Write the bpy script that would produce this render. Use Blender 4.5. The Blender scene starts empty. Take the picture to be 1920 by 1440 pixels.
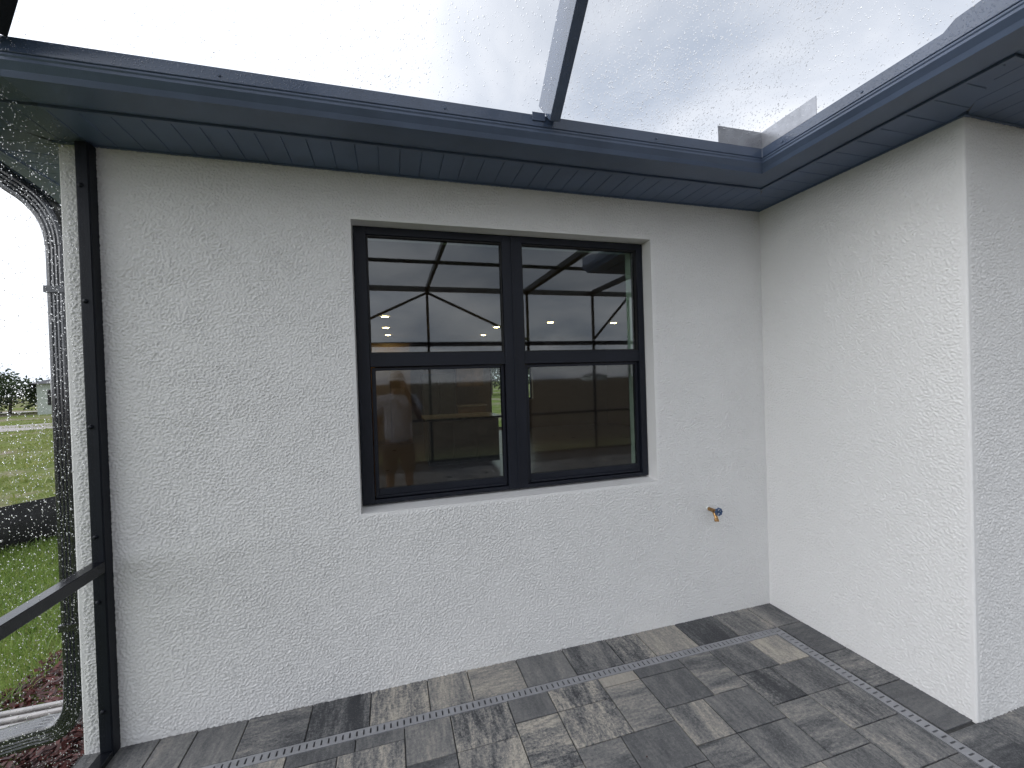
import bpy, bmesh, math, random
import numpy as np
from mathutils import Vector, Matrix

random.seed(7)
rng = np.random.default_rng(7)
SC = bpy.context.scene
COL = SC.collection

# ------------------------------------------------------------------ camera
CAM = Vector((-2.4651, -2.3209, 1.5985))
YAW, PITCH, ROLL, FPX = 0.2784, -0.0093, -0.0328, 792.94
_f = Vector((math.sin(YAW) * math.cos(PITCH), math.cos(YAW) * math.cos(PITCH), math.sin(PITCH)))
_r = Vector((math.cos(YAW), -math.sin(YAW), 0))
_u = _r.cross(_f)
_r2 = _r * math.cos(ROLL) + _u * math.sin(ROLL)
_u2 = -_r * math.sin(ROLL) + _u * math.cos(ROLL)
cam_data = bpy.data.cameras.new('camera')
cam = bpy.data.objects.new('camera', cam_data)
COL.objects.link(cam)
M4 = Matrix.Identity(4)
for i in range(3):
    M4[i][0], M4[i][1], M4[i][2], M4[i][3] = _r2[i], _u2[i], -_f[i], CAM[i]
cam.matrix_world = M4
cam_data.sensor_width = 36.0
cam_data.lens = FPX / 1920 * 36.0
cam_data.clip_start = 0.004
cam_data.clip_end = 6000
SC.camera = cam

# ------------------------------------------------------------------ light and sky
SUN_AZ, SUN_EL = math.radians(-96), math.radians(36)      # azimuth from +y, negative = left
SUN = Vector((math.sin(SUN_AZ) * math.cos(SUN_EL), math.cos(SUN_AZ) * math.cos(SUN_EL), math.sin(SUN_EL)))
sun_data = bpy.data.lights.new('sun', 'SUN')
sun_data.energy = 0.6
sun_data.angle = math.radians(60)
sun_data.color = (1.0, 0.96, 0.9)
sun = bpy.data.objects.new('sun', sun_data)
COL.objects.link(sun)
sun.rotation_euler = SUN.to_track_quat('Z', 'Y').to_euler()

world = bpy.data.worlds.new('World')
SC.world = world
world.use_nodes = True
wn, wl = world.node_tree.nodes, world.node_tree.links
wn.clear()


def wnode(t, **kw):
    n = wn.new(t)
    for k, v in kw.items():
        setattr(n, k, v)
    return n


def wmath(op, a, b=None, c=None):
    n = wnode('ShaderNodeMath', operation=op)
    for i, v in enumerate((a, b, c)):
        if v is None:
            continue
        if isinstance(v, (int, float)):
            n.inputs[i].default_value = v
        else:
            wl.new(v, n.inputs[i])
    return n.outputs[0]


w_out = wnode('ShaderNodeOutputWorld')
w_sky = wnode('ShaderNodeTexSky', sky_type='NISHITA', sun_disc=False)
w_sky.sun_elevation = SUN_EL
w_sky.sun_rotation = SUN_AZ
w_bg_sky = wnode('ShaderNodeBackground')
w_bg_sky.inputs['Strength'].default_value = 0.08
wl.new(w_sky.outputs[0], w_bg_sky.inputs['Color'])
w_tc = wnode('ShaderNodeTexCoord')
w_sep = wnode('ShaderNodeSeparateXYZ')
wl.new(w_tc.outputs['Generated'], w_sep.inputs[0])
zz = wmath('ADD', wmath('MAXIMUM', w_sep.outputs[2], 0.0), 0.22)
cmb = wnode('ShaderNodeCombineXYZ')
wl.new(wmath('DIVIDE', w_sep.outputs[0], zz), cmb.inputs[0])
wl.new(wmath('DIVIDE', w_sep.outputs[1], zz), cmb.inputs[1])
w_noise = wnode('ShaderNodeTexNoise')
w_noise.inputs['Scale'].default_value = 1.7
w_noise.inputs['Detail'].default_value = 7
w_noise.inputs['Roughness'].default_value = 0.52
w_noise.inputs['Distortion'].default_value = 0.35
wl.new(cmb.outputs[0], w_noise.inputs['Vector'])
w_ramp = wnode('ShaderNodeValToRGB')
w_ramp.color_ramp.elements[0].position = 0.32
w_ramp.color_ramp.elements[0].color = (0.44, 0.49, 0.58, 1)
w_ramp.color_ramp.elements[1].position = 0.66
w_ramp.color_ramp.elements[1].color = (0.93, 0.94, 0.97, 1)
wl.new(w_noise.outputs['Fac'], w_ramp.inputs[0])
w_dot = wnode('ShaderNodeVectorMath', operation='DOT_PRODUCT')
wl.new(w_tc.outputs['Generated'], w_dot.inputs[0])
w_dot.inputs[1].default_value = SUN
glow = wmath('MULTIPLY', wmath('POWER', wmath('MAXIMUM', w_dot.outputs['Value'], 0.0), 1.5), 1.55)
w_south = wnode('ShaderNodeMapRange', interpolation_type='SMOOTHSTEP')
wl.new(w_sep.outputs[1], w_south.inputs[0])
for i, v in enumerate((-0.75, 0.1, 0.78, 1.0)):
    w_south.inputs[i + 1].default_value = v
south = wmath('MULTIPLY', w_south.outputs[0], wmath('SUBTRACT', 1.42, wmath('MULTIPLY', wmath('MAXIMUM', w_sep.outputs[2], 0.0), 0.75)))
w_add = wnode('ShaderNodeVectorMath', operation='MULTIPLY_ADD')
wl.new(w_ramp.outputs[0], w_add.inputs[0])
gv = wnode('ShaderNodeCombineXYZ')
for i in range(3):
    wl.new(wmath('MULTIPLY', wmath('ADD', glow, 0.86), south), gv.inputs[i])
wl.new(gv.outputs[0], w_add.inputs[1])
w_add.inputs[2].default_value = (0, 0, 0)
w_bg = wnode('ShaderNodeBackground')
w_bg.inputs['Strength'].default_value = 1.0
wl.new(w_add.outputs[0], w_bg.inputs['Color'])
w_mix = wnode('ShaderNodeMixShader')
w_mix.inputs[0].default_value = 0.88
wl.new(w_bg_sky.outputs[0], w_mix.inputs[1])
wl.new(w_bg.outputs[0], w_mix.inputs[2])
wl.new(w_mix.outputs[0], w_out.inputs[0])

SC.view_settings.view_transform = 'Standard'
SC.view_settings.look = 'None'
SC.view_settings.exposure = 0.74
SC.view_settings.gamma = 1.0
cy = SC.cycles
cy.use_denoising = True
cy.max_bounces = 10
cy.diffuse_bounces = 4
cy.glossy_bounces = 4
cy.transmission_bounces = 6
cy.transparent_max_bounces = 40
cy.caustics_reflective = False
cy.caustics_refractive = False
cy.sample_clamp_indirect = 6.0

# ------------------------------------------------------------------ material helpers


class NT:
    def __init__(self, name):
        self.m = bpy.data.materials.new(name)
        self.m.use_nodes = True
        self.n, self.l = self.m.node_tree.nodes, self.m.node_tree.links
        self.n.clear()
        self.out = self.n.new('ShaderNodeOutputMaterial')

    def node(self, t, **kw):
        n = self.n.new(t)
        for k, v in kw.items():
            setattr(n, k, v)
        return n

    def set(self, sock, v):
        if v is None:
            return
        if isinstance(v, bpy.types.NodeSocket):
            self.l.new(v, sock)
        elif isinstance(v, (tuple, list)) and len(v) == 3 and sock.type == 'RGBA':
            sock.default_value = (*v, 1)
        else:
            sock.default_value = v

    def math(self, op, a, b=None, c=None, clamp=False):
        n = self.node('ShaderNodeMath', operation=op, use_clamp=clamp)
        for i, v in enumerate((a, b, c)):
            self.set(n.inputs[i], v)
        return n.outputs[0]

    def coord(self, scale=None, kind='Object'):
        c = self.node('ShaderNodeTexCoord').outputs[kind]
        if scale is None:
            return c
        v = self.node('ShaderNodeVectorMath', operation='MULTIPLY')
        self.l.new(c, v.inputs[0])
        v.inputs[1].default_value = scale if isinstance(scale, (tuple, list)) else (scale,) * 3
        return v.outputs[0]

    def noise(self, vec, scale, detail=3, rough=0.5, dist=0.0, out='Fac'):
        n = self.node('ShaderNodeTexNoise')
        self.set(n.inputs['Vector'], vec)
        n.inputs['Scale'].default_value = scale
        n.inputs['Detail'].default_value = detail
        n.inputs['Roughness'].default_value = rough
        n.inputs['Distortion'].default_value = dist
        return n.outputs[out]

    def ramp(self, fac, stops, interp='LINEAR'):
        n = self.node('ShaderNodeValToRGB')
        cr = n.color_ramp
        cr.interpolation = interp
        while len(cr.elements) < len(stops):
            cr.elements.new(0.5)
        for e, (p, c) in zip(cr.elements, stops):
            e.position = p
            e.color = (*c, 1) if len(c) == 3 else c
        self.set(n.inputs[0], fac)
        return n.outputs[0]

    def smooth(self, v, a, b, lo=0.0, hi=1.0):
        n = self.node('ShaderNodeMapRange', interpolation_type='SMOOTHSTEP')
        self.set(n.inputs[0], v)
        n.inputs[1].default_value, n.inputs[2].default_value = a, b
        n.inputs[3].default_value, n.inputs[4].default_value = lo, hi
        return n.outputs[0]

    def mixc(self, fac, a, b, blend='MIX'):
        n = self.node('ShaderNodeMix', data_type='RGBA', blend_type=blend)
        self.set(n.inputs[0], fac)
        self.set(n.inputs[6], a)
        self.set(n.inputs[7], b)
        return n.outputs[2]

    def bump(self, h, strength=1.0, dist=0.002, normal=None):
        n = self.node('ShaderNodeBump')
        self.set(n.inputs['Height'], h)
        n.inputs['Strength'].default_value = strength
        n.inputs['Distance'].default_value = dist
        if normal is not None:
            self.l.new(normal, n.inputs['Normal'])
        return n.outputs[0]

    def bsdf(self, color, rough=0.5, metal=0.0, normal=None, spec=0.5, coat=0.0, coat_rough=0.1, emit=None, estr=0.0,
             trans=0.0, ior=1.5):
        b = self.node('ShaderNodeBsdfPrincipled')
        self.set(b.inputs['Base Color'], color)
        self.set(b.inputs['Roughness'], rough)
        self.set(b.inputs['Metallic'], metal)
        b.inputs['Specular IOR Level'].default_value = spec
        b.inputs['Coat Weight'].default_value = coat
        b.inputs['Coat Roughness'].default_value = coat_rough
        b.inputs['Transmission Weight'].default_value = trans
        b.inputs['IOR'].default_value = ior
        if emit is not None:
            self.set(b.inputs['Emission Color'], emit)
            b.inputs['Emission Strength'].default_value = estr
        if normal is not None:
            self.l.new(normal, b.inputs['Normal'])
        self.l.new(b.outputs[0], self.out.inputs[0])
        return b


def simple(name, color, rough=0.5, metal=0.0, var=0.06, vscale=8.0, bump=0.0, bscale=200.0, **kw):
    t = NT(name)
    c = t.coord()
    n = t.noise(c, vscale, 4, 0.6)
    lo = tuple(max(0, x * (1 - var * 2)) for x in color)
    hi = tuple(min(1, x * (1 + var * 2)) for x in color)
    col = t.ramp(n, [(0.3, lo), (0.7, hi)])
    nm = None
    if bump:
        nm = t.bump(t.noise(c, bscale, 3), 1.0, bump)
    r = t.math('ADD', t.math('MULTIPLY', t.math('SUBTRACT', n, 0.5), 0.15), rough)
    t.bsdf(col, r, metal, nm, **kw)
    return t.m


def stucco(name, color, amount=1.0):
    t = NT(name)
    c = t.coord()
    h = t.math('ADD', t.math('MULTIPLY', t.noise(c, 260, 3, 0.6), 0.5), t.math('MULTIPLY', t.noise(c, 110, 2, 0.5), 0.5))
    big = t.noise(c, 1.1, 4, 0.6)
    col = t.mixc(t.smooth(big, 0.3, 0.7), tuple(x * 0.965 for x in color), color)
    nm = t.bump(h, 1.0, 0.0022 * amount)
    t.bsdf(col, 0.78, 0, nm, spec=0.3)
    return t.m


WALL_C = (0.74, 0.735, 0.725)
M = {}
M['stucco'] = stucco('stucco_white', WALL_C)
M['stucco_smooth'] = stucco('stucco_trowelled', WALL_C, 0.35)


def coated_metal(name, color, rough=0.32, wet=0.0, spec=0.5, coat=0.12):
    t = NT(name)
    c = t.coord()
    n = t.noise(c, 3.0, 4, 0.6)
    col = t.mixc(t.smooth(n, 0.3, 0.7), tuple(x * 0.86 for x in color), tuple(x * 1.1 for x in color))
    fine = t.noise(c, 420, 2, 0.5)
    h = fine
    r = t.math('ADD', t.math('MULTIPLY', n, 0.14), rough - 0.07)
    if wet > 0:
        vo = t.node('ShaderNodeTexVoronoi')
        t.l.new(c, vo.inputs['Vector'])
        vo.inputs['Scale'].default_value = 120
        drop = t.smooth(vo.outputs['Distance'], 0.15, 0.42, 1.0, 0.0)
        h = t.math('ADD', t.math('MULTIPLY', fine, 0.08), t.math('MULTIPLY', drop, wet))
    nm = t.bump(h, 1.0, 0.0009)
    t.bsdf(col, r, 0, nm, spec=spec, coat=coat, coat_rough=0.14)
    return t.m


SLATE = (0.092, 0.130, 0.215)
M['soffit'] = coated_metal('soffit_slate_blue', SLATE, 0.42)
M['gutter'] = coated_metal('gutter_slate_blue', (0.085, 0.118, 0.190), 0.36)
M['gutter_wet'] = coated_metal('gutter_lip_wet', (0.060, 0.088, 0.150), 0.24, 0.8, 0.6, 0.4)
M['bronze'] = coated_metal('frame_dark_bronze', (0.006, 0.008, 0.013), 0.46, 0, 0.22, 0.0)
M['bronze_wet'] = coated_metal('frame_dark_wet', (0.010, 0.012, 0.017), 0.2, 0.8, 0.7, 0.5)
M['rail'] = coated_metal('rail_black_wet', (0.005, 0.006, 0.009), 0.18, 0.15, 0.32, 0.0)
M['win_frame'] = coated_metal('window_frame_black', (0.008, 0.010, 0.017), 0.44, 0, 0.28, 0.0)
M['alu'] = simple('splash_aluminium', (0.34, 0.35, 0.38), 0.34, 0.55, 0.12, 12, 0.0008, 160)
M['rubber'] = simple('gasket_black', (0.008, 0.008, 0.009), 0.6)
M['roof'] = simple('roof_shingle_grey', (0.09, 0.09, 0.1), 0.85, 0, 0.25, 20, 0.004, 60)
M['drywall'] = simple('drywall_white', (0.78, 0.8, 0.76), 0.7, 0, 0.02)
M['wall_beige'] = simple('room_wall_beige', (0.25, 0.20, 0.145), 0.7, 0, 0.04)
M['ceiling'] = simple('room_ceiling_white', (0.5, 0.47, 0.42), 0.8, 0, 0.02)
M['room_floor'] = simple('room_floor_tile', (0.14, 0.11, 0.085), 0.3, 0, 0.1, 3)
M['cab'] = simple('cabinet_wood', (0.26, 0.18, 0.11), 0.45, 0, 0.15, 6)
M['cab_white'] = simple('cabinet_pale', (0.33, 0.23, 0.13), 0.4, 0, 0.03)
M['island'] = simple('island_charcoal', (0.05, 0.055, 0.05), 0.45, 0, 0.1)
M['counter'] = simple('counter_stone', (0.45, 0.43, 0.4), 0.2, 0, 0.15, 14)
M['steel'] = simple('fridge_steel', (0.16, 0.16, 0.165), 0.32, 0.8, 0.06)
M['brass'] = simple('brass', (0.42, 0.25, 0.11), 0.25, 1.0, 0.15, 40, 0.0006, 300)
M['pvc'] = simple('pipe_white', (0.75, 0.76, 0.72), 0.4)
M['handle_blue'] = simple('handle_blue', (0.03, 0.075, 0.17), 0.38, 0, 0.1, 60)
M['drain'] = simple('drain_grey_plastic', (0.25, 0.253, 0.268), 0.45, 0, 0.06, 14, 0.0004, 300)
M['dark'] = simple('channel_dark', (0.012, 0.012, 0.013), 0.8)
M['concrete'] = simple('concrete_wet', (0.33, 0.31, 0.3), 0.28, 0, 0.15, 12, 0.002, 90, coat=0.6)
M['sand_joint'] = simple('joint_sand', (0.05, 0.05, 0.05), 0.9, 0, 0.2, 30, 0.002, 200)
M['fabric_black'] = simple('silt_fabric_black', (0.018, 0.018, 0.02), 0.75, 0, 0.25, 6, 0.003, 40)
M['stake'] = simple('stake_wood', (0.28, 0.2, 0.12), 0.8, 0, 0.15, 20)
M['house_pale'] = simple('far_house_stucco', (0.5, 0.54, 0.5), 0.8, 0, 0.03)
M['berry'] = simple('leaf_dark_red', (0.05, 0.012, 0.012), 0.5)
M['bark'] = simple('bark_grey', (0.14, 0.12, 0.1), 0.9, 0, 0.2, 10, 0.006, 30)


def lamp_mat():
    t = NT('downlight_glow')
    e = t.node('ShaderNodeEmission')
    e.inputs[0].default_value = (1.0, 0.66, 0.30, 1)
    e.inputs[1].default_value = 45
    t.l.new(e.outputs[0], t.out.inputs[0])
    return t.m


M['lamp'] = lamp_mat()


def pane_mat(name, rough):
    t = NT(name)
    tr = t.node('ShaderNodeBsdfTransparent')
    tr.inputs[0].default_value = (0.66, 0.76, 0.69, 1)
    gl = t.node('ShaderNodeBsdfGlossy')
    gl.inputs['Roughness'].default_value = rough
    gl.inputs[0].default_value = (0.93, 0.97, 1.0, 1)
    lw = t.node('ShaderNodeLayerWeight')
    lw.inputs[0].default_value = 0.5
    fres = t.math('ADD', 0.13, t.math('MULTIPLY', t.math('POWER', lw.outputs['Facing'], 5.0), 0.87), None, True)
    mx = t.node('ShaderNodeMixShader')
    t.l.new(fres, mx.inputs[0])
    t.l.new(tr.outputs[0], mx.inputs[1])
    t.l.new(gl.outputs[0], mx.inputs[2])
    t.l.new(mx.outputs[0], t.out.inputs[0])
    return t.m


M['glass'] = pane_mat('window_glass', 0.015)
M['glass_low'] = pane_mat('window_glass_misted', 0.035)


def clear_mat():
    t = NT('glass_inner_face')
    tr = t.node('ShaderNodeBsdfTransparent')
    tr.inputs[0].default_value = (0.97, 1.0, 0.98, 1)
    t.l.new(tr.outputs[0], t.out.inputs[0])
    return t.m


M['clear'] = clear_mat()


def screen_mat(name, cover):
    t = NT(name)
    tr = t.node('ShaderNodeBsdfTransparent')
    df = t.node('ShaderNodeBsdfDiffuse')
    df.inputs[0].default_value = (0.03, 0.032, 0.036, 1)
    lw = t.node('ShaderNodeLayerWeight')
    lw.inputs[0].default_value = 0.35
    f = t.math('ADD', t.math('MULTIPLY', t.math('POWER', lw.outputs['Facing'], 2.0), 0.45), cover, None, True)
    mx = t.node('ShaderNodeMixShader')
    t.l.new(f, mx.inputs[0])
    t.l.new(tr.outputs[0], mx.inputs[1])
    t.l.new(df.outputs[0], mx.inputs[2])
    t.l.new(mx.outputs[0], t.out.inputs[0])
    return t.m


M['screen'] = screen_mat('screen_mesh', 0.10)
M['insect'] = screen_mat('insect_mesh', 0.2)


def drop_mat():
    t = NT('rain_water')
    g = t.node('ShaderNodeBsdfGlass')
    g.inputs['IOR'].default_value = 1.33
    g.inputs['Roughness'].default_value = 0.0
    t.l.new(g.outputs[0], t.out.inputs[0])
    return t.m


M['water'] = drop_mat()


def paver_mat():
    t = NT('paver_concrete')
    a = t.node('ShaderNodeAttribute', attribute_name='tone')
    sp = t.node('ShaderNodeSeparateColor')
    t.l.new(a.outputs['Color'], sp.inputs[0])
    tone, cont, rnd = sp.outputs[0], sp.outputs[1], sp.outputs[2]
    dr = a.outputs['Alpha']
    c = t.coord()

    def scl(s):
        v = t.node('ShaderNodeVectorMath', operation='MULTIPLY')
        t.l.new(c, v.inputs[0])
        v.inputs[1].default_value = s
        return v.outputs[0]
    m = t.node('ShaderNodeMix', data_type='VECTOR')
    t.l.new(dr, m.inputs[0])
    t.l.new(scl((1, 0.2, 1)), m.inputs[4])
    t.l.new(scl((0.2, 1, 1)), m.inputs[5])
    off = t.node('ShaderNodeCombineXYZ')
    t.l.new(t.math('MULTIPLY', rnd, 37.0), off.inputs[2])
    ad = t.node('ShaderNodeVectorMath', operation='ADD')
    t.l.new(m.outputs[1], ad.inputs[0])
    t.l.new(off.outputs[0], ad.inputs[1])
    v = ad.outputs[0]
    s1 = t.noise(v, 12, 3, 0.55, 0.5)
    s2 = t.noise(v, 62, 6, 0.8, 0.3)
    blot = t.noise(c, 75, 6, 0.85)
    val = t.math('ADD', t.math('MULTIPLY', t.math('SUBTRACT', s1, 0.5), 2.3), t.math('MULTIPLY', t.math('SUBTRACT', s2, 0.5), 2.2))
    val = t.math('ADD', val, t.math('MULTIPLY', t.math('SUBTRACT', blot, 0.5), 2.9))
    val = t.math('ADD', t.math('MULTIPLY', val, t.math('MULTIPLY', cont, 1.0)), tone, None, True)
    col = t.ramp(val, [(0.0, (0.030, 0.032, 0.037)), (0.25, (0.088, 0.090, 0.095)), (0.5, (0.185, 0.183, 0.180)),
                       (0.75, (0.315, 0.292, 0.258)), (1.0, (0.46, 0.42, 0.355))])
    sp_n = t.noise(c, 420, 2, 0.6)
    col = t.mixc(t.smooth(sp_n, 0.66, 0.74), col, (0.5, 0.49, 0.47))
    col = t.mixc(t.smooth(t.noise(c, 330, 2, 0.6), 0.63, 0.72, 0, 0.7), col, (0.03, 0.03, 0.034))
    h = t.math('ADD', t.math('MULTIPLY', blot, 0.5), t.math('MULTIPLY', t.noise(c, 500, 2), 0.35))
    nm = t.bump(h, 1.0, 0.0016)
    rg = t.math('ADD', t.math('MULTIPLY', s1, 0.25), 0.38)
    t.bsdf(col, rg, 0, nm, spec=0.45)
    return t.m


M['paver'] = paver_mat()


def ground_mat():
    t = NT('field_ground')
    c = t.coord()
    n1 = t.noise(c, 0.16, 6, 0.62, 0.4)
    n2 = t.noise(c, 1.6, 6, 0.7)
    n3 = t.noise(c, 14, 5, 0.7)
    grass = t.ramp(t.math('ADD', t.math('MULTIPLY', n2, 0.6), t.math('MULTIPLY', n3, 0.4)),
                   [(0.32, (0.075, 0.10, 0.028)), (0.5, (0.16, 0.20, 0.06)), (0.68, (0.27, 0.29, 0.11))])
    sand = t.ramp(n3, [(0.3, (0.2, 0.165, 0.125)), (0.7, (0.4, 0.35, 0.29))])
    f = t.smooth(t.math('ADD', t.math('MULTIPLY', n1, 0.65), t.math('MULTIPLY', n2, 0.35)), 0.46, 0.58)
    sx = t.node('ShaderNodeSeparateXYZ')
    t.l.new(c, sx.inputs[0])
    back = t.smooth(sx.outputs[1], -9, -5, 1.0, 0.0)
    lawn = t.smooth(t.math('SUBTRACT', t.math('SUBTRACT', sx.outputs[1], 4.1), t.math('MULTIPLY', t.math('ADD', sx.outputs[0], 6.94), 1.12)), -0.1, 0.2)
    f = t.math('MAXIMUM', t.math('MULTIPLY', f, lawn), back)
    sand = t.mixc(back, sand, t.ramp(n2, [(0.35, (0.085, 0.065, 0.045)), (0.65, (0.17, 0.14, 0.10))]))
    col = t.mixc(f, grass, sand)
    nm = t.bump(t.math('ADD', n2, t.math('MULTIPLY', n3, 0.4)), 1.0, 0.08)
    t.bsdf(col, 1.0, 0, nm, spec=0.0)
    return t.m


M['ground'] = ground_mat()


def blade_mat(name, stops):
    t = NT(name)
    a = t.node('ShaderNodeAttribute', attribute_name='tone')
    col = t.ramp(a.outputs['Fac'], stops)
    b = t.bsdf(col, 0.4, 0, spec=0.4)
    tl = t.node('ShaderNodeBsdfTranslucent')
    t.l.new(col, tl.inputs[0])
    mx = t.node('ShaderNodeMixShader')
    mx.inputs[0].default_value = 0.3
    t.l.new(b.outputs[0], mx.inputs[1])
    t.l.new(tl.outputs[0], mx.inputs[2])
    t.l.new(mx.outputs[0], t.out.inputs[0])
    return t.m


M['grass'] = blade_mat('grass_blades', [(0.0, (0.06, 0.11, 0.02)), (0.5, (0.17, 0.27, 0.05)), (1.0, (0.34, 0.42, 0.11))])
M['dry'] = blade_mat('field_grass', [(0.0, (0.12, 0.16, 0.035)), (0.5, (0.26, 0.30, 0.085)), (1.0, (0.44, 0.42, 0.18))])
M['leaf'] = blade_mat('tree_leaves', [(0.0, (0.018, 0.035, 0.012)), (0.5, (0.045, 0.075, 0.025)), (1.0, (0.09, 0.13, 0.05))])
M['mulch'] = blade_mat('red_mulch', [(0.0, (0.035, 0.010, 0.009)), (0.5, (0.095, 0.022, 0.018)), (1.0, (0.2, 0.06, 0.05))])
M['mulch_bed'] = simple('mulch_base', (0.06, 0.022, 0.018), 0.9, 0, 0.3, 20, 0.01, 40)
M['road'] = simple('road_pale', (0.36, 0.33, 0.32), 0.75, 0, 0.08, 1.2, 0.003, 30)

# ------------------------------------------------------------------ mesh helpers


class MB:
    def __init__(self):
        self.v, self.f, self.mi = [], [], []

    def quad(self, a, b, c, d, mi=0):
        i = len(self.v)
        self.v += [tuple(a), tuple(b), tuple(c), tuple(d)]
        self.f.append((i, i + 1, i + 2, i + 3))
        self.mi.append(mi)

    def box(self, x0, x1, y0, y1, z0, z1, mi=0):
        i = len(self.v)
        self.v += [(x0, y0, z0), (x1, y0, z0), (x1, y1, z0), (x0, y1, z0), (x0, y0, z1), (x1, y0, z1), (x1, y1, z1), (x0, y1, z1)]
        for q in ((0, 3, 2, 1), (4, 5, 6, 7), (0, 1, 5, 4), (1, 2, 6, 5), (2, 3, 7, 6), (3, 0, 4, 7)):
            self.f.append(tuple(i + k for k in q))
            self.mi.append(mi)
        return self

    def bar(self, p0, p1, w, h, up=(0, 0, 1)):
        """rectangular bar: w across, h along up"""
        p0, p1 = Vector(p0), Vector(p1)
        d = (p1 - p0).normalized()
        s = d.cross(Vector(up)).normalized()
        u = s.cross(d).normalized()
        i = len(self.v)
        for p in (p0, p1):
            for a, b in ((-1, -1), (1, -1), (1, 1), (-1, 1)):
                self.v.append(tuple(p + s * (a * w / 2) + u * (b * h / 2)))
        for q in ((0, 1, 2, 3), (7, 6, 5, 4), (0, 4, 5, 1), (1, 5, 6, 2), (2, 6, 7, 3), (3, 7, 4, 0)):
            self.f.append(tuple(i + k for k in q))
            self.mi.append(0)
        return self

    def sweep(self, path, section, up=(0, 1, 0), cap=True, scale=None):
        """sweep a closed 2-D section along a path; the frame is kept upright"""
        P = [Vector(p) for p in path]
        n, k = len(P), len(section)
        base = len(self.v)
        for i, p in enumerate(P):
            t = (P[min(i + 1, n - 1)] - P[max(i - 1, 0)]).normalized()
            s = t.cross(Vector(up)).normalized()
            u = s.cross(t).normalized()
            k_ = scale[i] if scale else 1.0
            for a, b in section:
                self.v.append(tuple(p + s * a * k_ + u * b))
        for i in range(n - 1):
            for j in range(k):
                a, b = base + i * k + j, base + i * k + (j + 1) % k
                self.f.append((a, b, b + k, a + k))
                self.mi.append(0)
        if cap:
            self.f.append(tuple(base + j for j in range(k))[::-1])
            self.f.append(tuple(base + (n - 1) * k + j for j in range(k)))
            self.mi += [0, 0]
        return self

    def tube(self, path, radii, seg=16, up=(0.31, 0.2, 0.93)):
        P = [Vector(p) for p in path]
        n = len(P)
        if isinstance(radii, (int, float)):
            radii = [radii] * n
        base = len(self.v)
        for i, p in enumerate(P):
            t = (P[min(i + 1, n - 1)] - P[max(i - 1, 0)])
            if t.length < 1e-9:
                t = P[-1] - P[0]
            t.normalize()
            s = t.cross(Vector(up)).normalized()
            u = s.cross(t).normalized()
            for j in range(seg):
                a = 2 * math.pi * j / seg
                self.v.append(tuple(p + (s * math.cos(a) + u * math.sin(a)) * radii[i]))
        for i in range(n - 1):
            for j in range(seg):
                a, b = base + i * seg + j, base + i * seg + (j + 1) % seg
                self.f.append((a, b, b + seg, a + seg))
                self.mi.append(0)
        self.f.append(tuple(base + j for j in range(seg))[::-1])
        self.f.append(tuple(base + (n - 1) * seg + j for j in range(seg)))
        self.mi += [0, 0]
        return self

    def build(self, name, mats, parent=None, smooth=False, bevel=0.0, fix=True, loc=None):
        me = bpy.data.meshes.new(name)
        v = self.v
        o = bpy.data.objects.new(name, me)
        off = Vector((0, 0, 0))
        if loc is not None:
            off = Vector(loc)
            v = [tuple(Vector(q) - off) for q in v]
        me.from_pydata(v, [], self.f)
        for m in (mats if isinstance(mats, (list, tuple)) else [mats]):
            me.materials.append(m)
        me.polygons.foreach_set('material_index', self.mi)
        if fix:
            bm = bmesh.new()
            bm.from_mesh(me)
            bmesh.ops.remove_doubles(bm, verts=bm.verts, dist=1e-5)
            bmesh.ops.recalc_face_normals(bm, faces=bm.faces)
            bm.to_mesh(me)
            bm.free()
        if smooth:
            me.polygons.foreach_set('use_smooth', [True] * len(me.polygons))
        me.update()
        COL.objects.link(o)
        if parent is not None:
            o.parent = parent
            off = off - world_loc(parent)
        o.location = off
        if bevel:
            b = o.modifiers.new('bevel', 'BEVEL')
            b.width = bevel
            b.segments = 2
            b.limit_method = 'ANGLE'
            b.angle_limit = math.radians(40)
        return o


def world_loc(o):
    v = Vector(o.location)
    while o.parent is not None:
        o = o.parent
        v = v + Vector(o.location)
    return v


def tag(o, label=None, cat=None, group=None, kind=None):
    if label:
        o['label'] = label
    if cat:
        o['category'] = cat
    if group:
        o['group'] = group
    if kind:
        o['kind'] = kind
    return o


def thing(name, label, cat, loc=(0, 0, 0), group=None):
    o = bpy.data.objects.new(name, None)
    o.empty_display_size = 0.1
    COL.objects.link(o)
    o.location = loc
    return tag(o, label, cat, group)


def cloud_mesh(name, verts, faces, mat, parent=None, tone=None, smooth=False):
    """large numpy mesh; faces is an (n,k) array"""
    me = bpy.data.meshes.new(name)
    nv, (nf, k) = len(verts), faces.shape
    me.vertices.add(nv)
    me.vertices.foreach_set('co', np.asarray(verts, np.float32).ravel())
    me.loops.add(nf * k)
    me.loops.foreach_set('vertex_index', faces.astype(np.int32).ravel())
    me.polygons.add(nf)
    me.polygons.foreach_set('loop_start', np.arange(0, nf * k, k, dtype=np.int32))
    me.polygons.foreach_set('loop_total', np.full(nf, k, np.int32))
    if smooth:
        me.polygons.foreach_set('use_smooth', np.ones(nf, bool))
    me.update(calc_edges=True)
    me.validate()
    if tone is not None:
        at = me.attributes.new('tone', 'FLOAT', 'POINT')
        at.data.foreach_set('value', np.asarray(tone, np.float32))
    me.materials.append(mat)
    o = bpy.data.objects.new(name, me)
    COL.objects.link(o)
    if parent is not None:
        o.parent = parent
        o.location = -world_loc(parent)
    return o


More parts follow.
